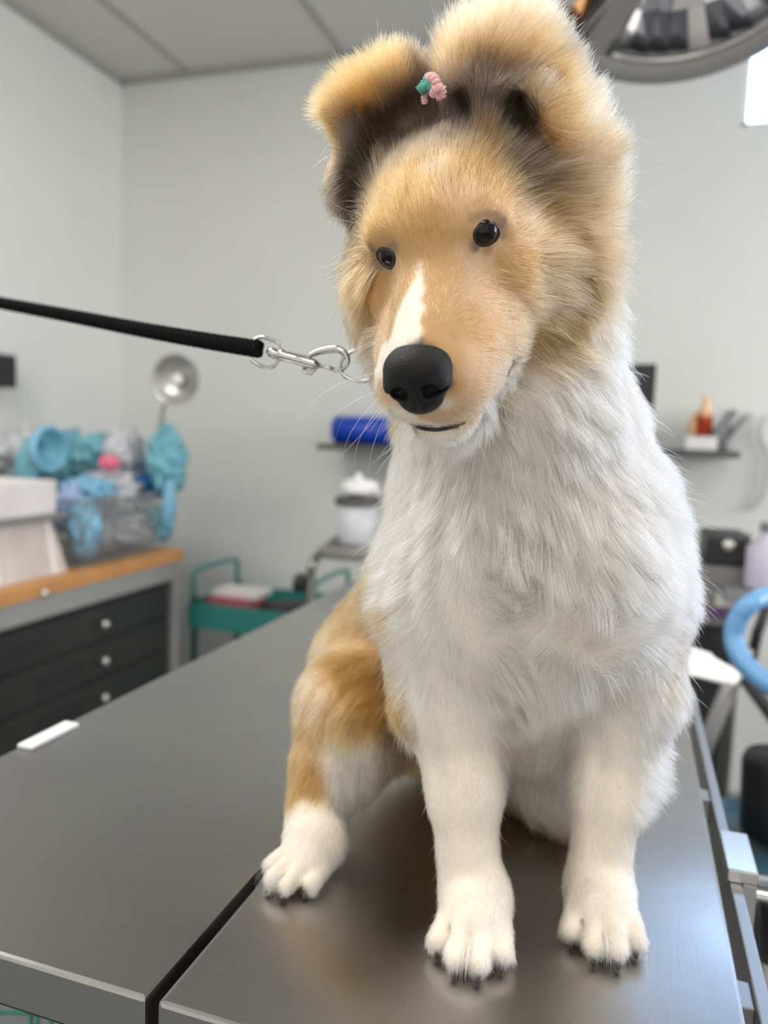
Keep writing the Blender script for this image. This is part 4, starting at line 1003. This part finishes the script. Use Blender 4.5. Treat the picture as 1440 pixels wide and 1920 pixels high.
o = MB().box((q[0] - .07, q[1] - .06, tz + .013), (q[0] + .11, q[1] + .07, tz + .035), bev=.004).build('package', paper_m); tag(o, 'flat white packet on top of the pink package in the trolley', 'package')

# ---- bent-tube stand with tray and jar, left of the chest
st = thing('instrument_stand', (P(640, 1050, y=2.1)[0], 2.1, 0), 'grey bent-tube instrument stand with a tray behind the puppy', 'stand')
Y = 2.05
mb = MB()
mb.tube(smooth_path([P(585, 1300, y=Y + .02), P(583, 1180, y=Y), P(583, 1085, y=Y), P(587, 1058, y=Y), P(602, 1036, y=Y + .05), P(640, 1008, y=Y + .12), P(660, 1000, y=Y + .18)], 8), .014, 12)
mb.build('bent_tube', lamp_m, st, smooth=True)
a, b = P(600, 1040, y=Y), P(735, 1058, y=Y)
MB().box((a[0], Y - .02, b[2] - .0), (b[0], Y + .30, b[2] + .035), bev=.008).build('tray', lamp_m, st)
pz = P(583, 1290, y=Y)
MB().lathe([(.018, 0), (.018, pz[2] - .0)], (pz[0], Y + .02, 0.03), (0, 0, 1), 16).build('post', lamp_m, st, smooth=True)
MB().box((pz[0] - .05, Y - .2, 0.0), (pz[0] + .35, Y + .25, .03), bev=.01).build('base', lamp_m, st)
q = P(562, 1093, y=Y)
MB().lathe([(.004, -.03), (.018, -.022), (.02, 0), (.018, .022), (.004, .03)], q, (.2, 0, 1), 16).build('adjustment_knob', black_m, st, smooth=True)
MB().tube([q, P(585, 1120, y=Y)], .006, 8).build('knob_arm', black_m, st, smooth=True)
jz = b[2] + .0355
c = P(668, 1020, y=Y + .12)
jr = thing('canister', (c[0], Y + .12, jz), 'translucent canister with a dark lid on the instrument stand tray', 'canister')
MB().lathe([(.052, 0), (.055, .005), (.062, .115)], (c[0], Y + .12, jz), (0, 0, 1), 24).build('jar', clear_white, jr, smooth=True)
lz = jz + .115
MB().lathe([(.068, 0), (.07, .003), (.07, .018), (.066, .022)], (c[0], Y + .12, lz), (0, 0, 1), 24).build('lid', shelf_m, jr)
mb = MB(); blob(mb, (c[0] + .005, Y + .12, lz + .05), (.06, .055, .026), 41, .18, 2, 3)
mb.lathe([(.03, 0), (.004, .045)], (c[0], Y + .12, lz + .05), (0, 0, 1), 12)
tag(mb.build('gauze_heap', cloth_m, smooth=True), 'crumpled white gauze piled on the dark canister lid', 'gauze')

# ---- anaesthesia machine at the right
an = thing('anaesthesia_machine', (0.42, 2.2, 0), 'grey anaesthesia machine with a black box on top behind the table', 'machine')
panel_m = mat('machine_grey', (.22, .22, .21), .4, .2)
Y = 2.05
a, b = P(1330, 1058, y=Y), P(1400, 1180, y=Y)
MB().box((a[0] - .07, Y, b[2]), (b[0], Y + .25, a[2]), bev=.008).build('body', panel_m, an)
bx = MB().box((P(1322, 1030, y=Y)[0], Y - .01, a[2] + .001), (P(1408, 1030, y=Y)[0], Y + .2, P(1360, 1006, y=Y)[2]), bev=.01).build('vaporizer', black_m, an)
MB().lathe([(.014, 0), (.014, .012), (.008, .016)], P(1365, 1022, y=Y - .012), (0, -1, 0), 18).build('dial', knob_m, bx, smooth=True)
c = P(1342, 1240, y=Y)
MB().box((a[0] - .05, Y + .02, .3), (a[0] + .07, Y + .2, b[2] - .001), bev=.01).build('absorber', black_m, an)
MB().box((a[0] + .07 - .12, Y + .05, .05), (a[0] + .15, Y + .2, .3), bev=.01).build('cart_base', panel_m, an)
MB().tube([P(1400, 1000, y=Y + .1), (P(1400, 1000, y=Y + .1)[0], Y + .1, .1)], .012, 12).build('pole', lamp_m, an, smooth=True)
MB().box((P(1330, 1145, y=Y)[0], Y - .006, P(1330, 1155, y=Y)[2]), (P(1362, 1155, y=Y)[0], Y - .001, P(1330, 1140, y=Y)[2])).build('purple_label', mat('purple', lin(110, 70, 130), .5), an)
MB().box((P(1340, 1145, y=Y)[0], Y - .005, P(1330, 1135, y=Y)[2]), (P(1385, 1155, y=Y)[0], Y - .001, P(1330, 1108, y=Y)[2]), bev=.001).build('gauge_plate', paper_m, an)
# pale bottle right of it
q = P(1435, 1050, y=2.0)
t = thing('bottle', (q[0], 2.0, q[2] - .07), 'pale lilac bottle at the right edge above the blue hose', 'bottle')
MB().lathe([(.04, -.07), (.043, -.06), (.043, .03), (.015, .055), (.015, .07)], q, (0, 0, 1), 24).build('flask', mat('lilac', lin(200, 195, 215), .4), t, smooth=True)
MB().lathe([(.018, .07), (.018, .09)], q, (0, 0, 1), 16).build('cap', grey_m, t, smooth=True)
tag(MB().box((q[0] - .09, 1.93, q[2] - .095), (q[0] + .25, 2.15, q[2] - .071), bev=.004).build('side_shelf', grey_m), 'dark grey side shelf holding the lilac bottle', 'shelf')
# grey stand leg slanting down behind the table, dark legs
mb = MB(); mb.tube([P(1398, 1215, y=1.75), P(1332, 1375, y=1.75), P(1310, 1428, y=1.75)], .017, 12)
tag(mb.build('stand_leg', mat('grey_tube', (.30, .30, .30), .4, .3), smooth=True), 'slanting grey tube leg standing behind the right table edge', 'leg')
mb = MB(); mb.tube([P(1350, 1185, y=1.85), P(1380, 1250, y=1.8), P(1470, 1370, y=1.6)], .014, 10)
tag(mb.build('support_bar', black_m, smooth=True), 'black slanting bar passing under the blue hose', 'bar')
mb = MB(); mb.tube([P(1440, 1135, y=1.9), P(1420, 1185, y=1.9), P(1404, 1260, y=1.9)], .012, 10)
tag(mb.build('support_bar', black_m, smooth=True), 'short black bar seen through the loop of the blue hose', 'bar')
# blue breathing hose
bl = mat('blue_hose', lin(110, 165, 215), .3)
Y = 1.25
pp = [P(1520, 1088, y=Y + .1), P(1455, 1112, y=Y + .05), P(1410, 1130, y=Y), P(1385, 1158, y=Y), P(1376, 1195, y=Y), P(1388, 1232, y=Y - .02), P(1415, 1262, y=Y - .04), P(1450, 1288, y=Y - .06), P(1520, 1310, y=Y - .1)]
sp_ = smooth_path(pp, 14)
mb = MB(); mb.tube(sp_, [0.0145 + .0006 * math.cos(i * 1.6) for i in range(len(sp_))], 18)
tag(mb.build('breathing_hose', bl, smooth=True), 'light blue corrugated hose curving in from the right edge', 'hose')
# black bin and teal dish, lower right
Y = 1.15
c = P(1452, 1500, y=Y)
t = thing('waste_bin', (c[0], Y, P(1440, 1570, y=Y)[2]), 'black cylindrical bin at the right edge behind the side rail', 'bin')
top = P(1440, 1418, y=Y)[2]; bot = P(1440, 1560, y=Y)[2]
MB().lathe([(.05, 0), (.054, .005), (.058, top - bot - .01), (.054, top - bot)], (c[0] + .012, Y, bot), (0, 0, 1), 32).build('drum', black_m, t, smooth=True)
MB().lathe([(.11, 0), (.118, .004), (.118, .012), (.105, .014), (.10, .006)], (c[0] + .012, Y, bot - .015), (0, 0, 1), 40).build('teal_ring', mat('teal_dish', lin(60, 100, 115), .35), t, smooth=True)
MB().lathe([(.022, 0), (.022, bot - .02)], (c[0] + .012, Y, 0.001), (0, 0, 1), 16).build('stand_post', lamp_m, t, smooth=True)
mb = MB(); mb.tube(smooth_path([P(1432, 1690, y=.8), P(1424, 1720, y=.8), P(1421, 1760, y=.8), P(1426, 1860, y=.8), P(1440, 1960, y=.82)], 8), .0035, 8)
tag(mb.build('cable', mat('green_cable', lin(10, 100, 75), .4), smooth=True), 'green cable hanging beyond the side rail at the right edge', 'cable')
q = P(1428, 1662, y=.60)
MB().lathe([(.008, 0), (.008, .02), (.014, .022), (.014, .034), (.008, .036), (.008, .1)], q + np.array((-.004, 0, 0)), (1, .1, 0), 20).build('clamp_shaft', chrome, cl, smooth=True)
MB().lathe([(.02, 0), (.022, .004), (.022, .04), (.02, .045)], q + np.array((.002, 0, -.035)), (1, .1, 0), 20).build('clamp_grip', black_m, cl, smooth=True)
# green wire rack under the left front corner
gm = mat('green_wire', lin(30, 110, 95), .5)
mb = MB()
for px in (58, 70, 96): mb.tube([P(px, 1900, y=.52), P(px + 2, 2100, y=.52)], .002, 8)
mb.tube([P(-40, 1898, y=.52), P(120, 1900, y=.52)], .002, 8)
tag(mb.build('wire_rack', gm, smooth=True), 'thin green wire rack under the left front corner of the table', 'rack')

# ================================================================ surgical lamp overhead
sl = thing('surgical_lamp', P(1285, -140, y=1.22), 'large round grey surgical lamp with mirrored reflector segments overhead', 'lamp')
LC = P(1285, -165, y=1.22)
n_ax = Vector((0.02, -0.55, -1.0)).normalized()
lamp_body = mat('lamp_housing', (.30, .30, .31), .4)
q0 = Vector((0, 0, 1)).rotation_difference(n_ax)
def L3(x, y, z): return np.array(Vector(LC) + q0 @ Vector((x, y, z)))
RR = .262
MB().lathe([(.05, -.13), (.16, -.10), (RR - .03, -.04), (RR, -.005), (RR, .008), (RR - .008, .012), (RR - .03, .010), (RR - .034, .002)], LC, n_ax, 64, cap=False).build('housing', lamp_body, sl, smooth=True)
# mirrored facets : three sectors, each a grid of flat mirror strips set at slightly different tilts
fm = [mat('mirror_facet', (.75, .76, .80), .22, .8), mat('mirror_facet_warm', (.75, .42, .2), .2, 1.0), mat('mirror_facet_dark', (.30, .31, .36), .2, .8), mat('mirror_facet_pale', (.9, .87, .88), .4, .1)]
rnd = random.Random(4)
a_list = [(math.radians(s * 120 + 8), math.radians(s * 120 + 112)) for s in range(3)]
for s, (a0, a1) in enumerate(a_list):
    V = []; F = []; mi = []
    nr = 3; na = 13
    for i in range(nr):
        for j in range(na):
            r0 = .045 + (RR - .07) * i / nr * 1.0; r1 = .045 + (RR - .07) * (i + 1) / nr
            t0 = a0 + (a1 - a0) * j / na; t1 = a0 + (a1 - a0) * (j + 1) / na
            k = len(V); tl = rnd.uniform(-.004, .004); tm = rnd.uniform(-.004, .004)
            z0, z1 = -.03 - .05 * (1 - r0 / RR), -.03 - .05 * (1 - r1 / RR)
            V += [L3(r0 * math.cos(t0), r0 * math.sin(t0), z0 + tl), L3(r0 * math.cos(t1), r0 * math.sin(t1), z0 - tl), L3(r1 * math.cos(t1), r1 * math.sin(t1), z1 + tm), L3(r1 * math.cos(t0), r1 * math.sin(t0), z1 - tm)]
            F.append([k, k + 1, k + 2, k + 3]); mi.append(rnd.choice([0, 0, 0, 2, 2, 3, 3, 1] if j % 5 == 2 else [0, 0, 2, 2, 3]))
    o = link_mesh('reflector_segment', V, F, fm[0], sl, False)
    for m_ in fm[1:]: o.data.materials.append(m_)
    o.data.polygons.foreach_set('material_index', mi)
    th = np.linspace(a0, a1, 24); r1 = RR - .034
    mb = MB(); mb.tube([L3(r1 * math.cos(t), r1 * math.sin(t), -.002) for t in th], .0065, 8, flat=1.6)
    mb.tube([L3(r * math.cos(a0), r * math.sin(a0), -.002) for r in np.linspace(.05, r1, 6)], .0035, 8)
    mb.tube([L3(r * math.cos(a1), r * math.sin(a1), -.002) for r in np.linspace(.05, r1, 6)], .0035, 8)
    mb.build('chrome_bezel', chrome, sl, smooth=True)
    mb = MB(); tc0 = a1 + math.radians(8)
    u = np.array([math.cos(tc0), math.sin(tc0)]); w = np.array([-u[1], u[0]])
    V = []
    for r in (.03, r1):
        for ww in (-.019, .019):
            for zz in (-.02, .003): V.append(L3(*(u * r + w * ww), zz))
    mb.add(V, [[0, 1, 3, 2], [4, 6, 7, 5], [0, 4, 5, 1], [2, 3, 7, 6], [0, 2, 6, 4], [1, 5, 7, 3]]); mb.build('divider', lamp_body, sl)
MB().lathe([(.05, -.05), (.05, .006), (.044, .01)], LC, n_ax, 32).build('centre_hub', lamp_body, sl, smooth=True)
top = L3(0, 0, -.12)
MB().tube(smooth_path([top, top + np.array((0, .05, .1)), (top[0] + .35, top[1] + .2, ZC - .25), (top[0] + .5, top[1] + .2, ZC - .01)], 8), .02, 14).build('arm', lamp_body, sl, smooth=True)
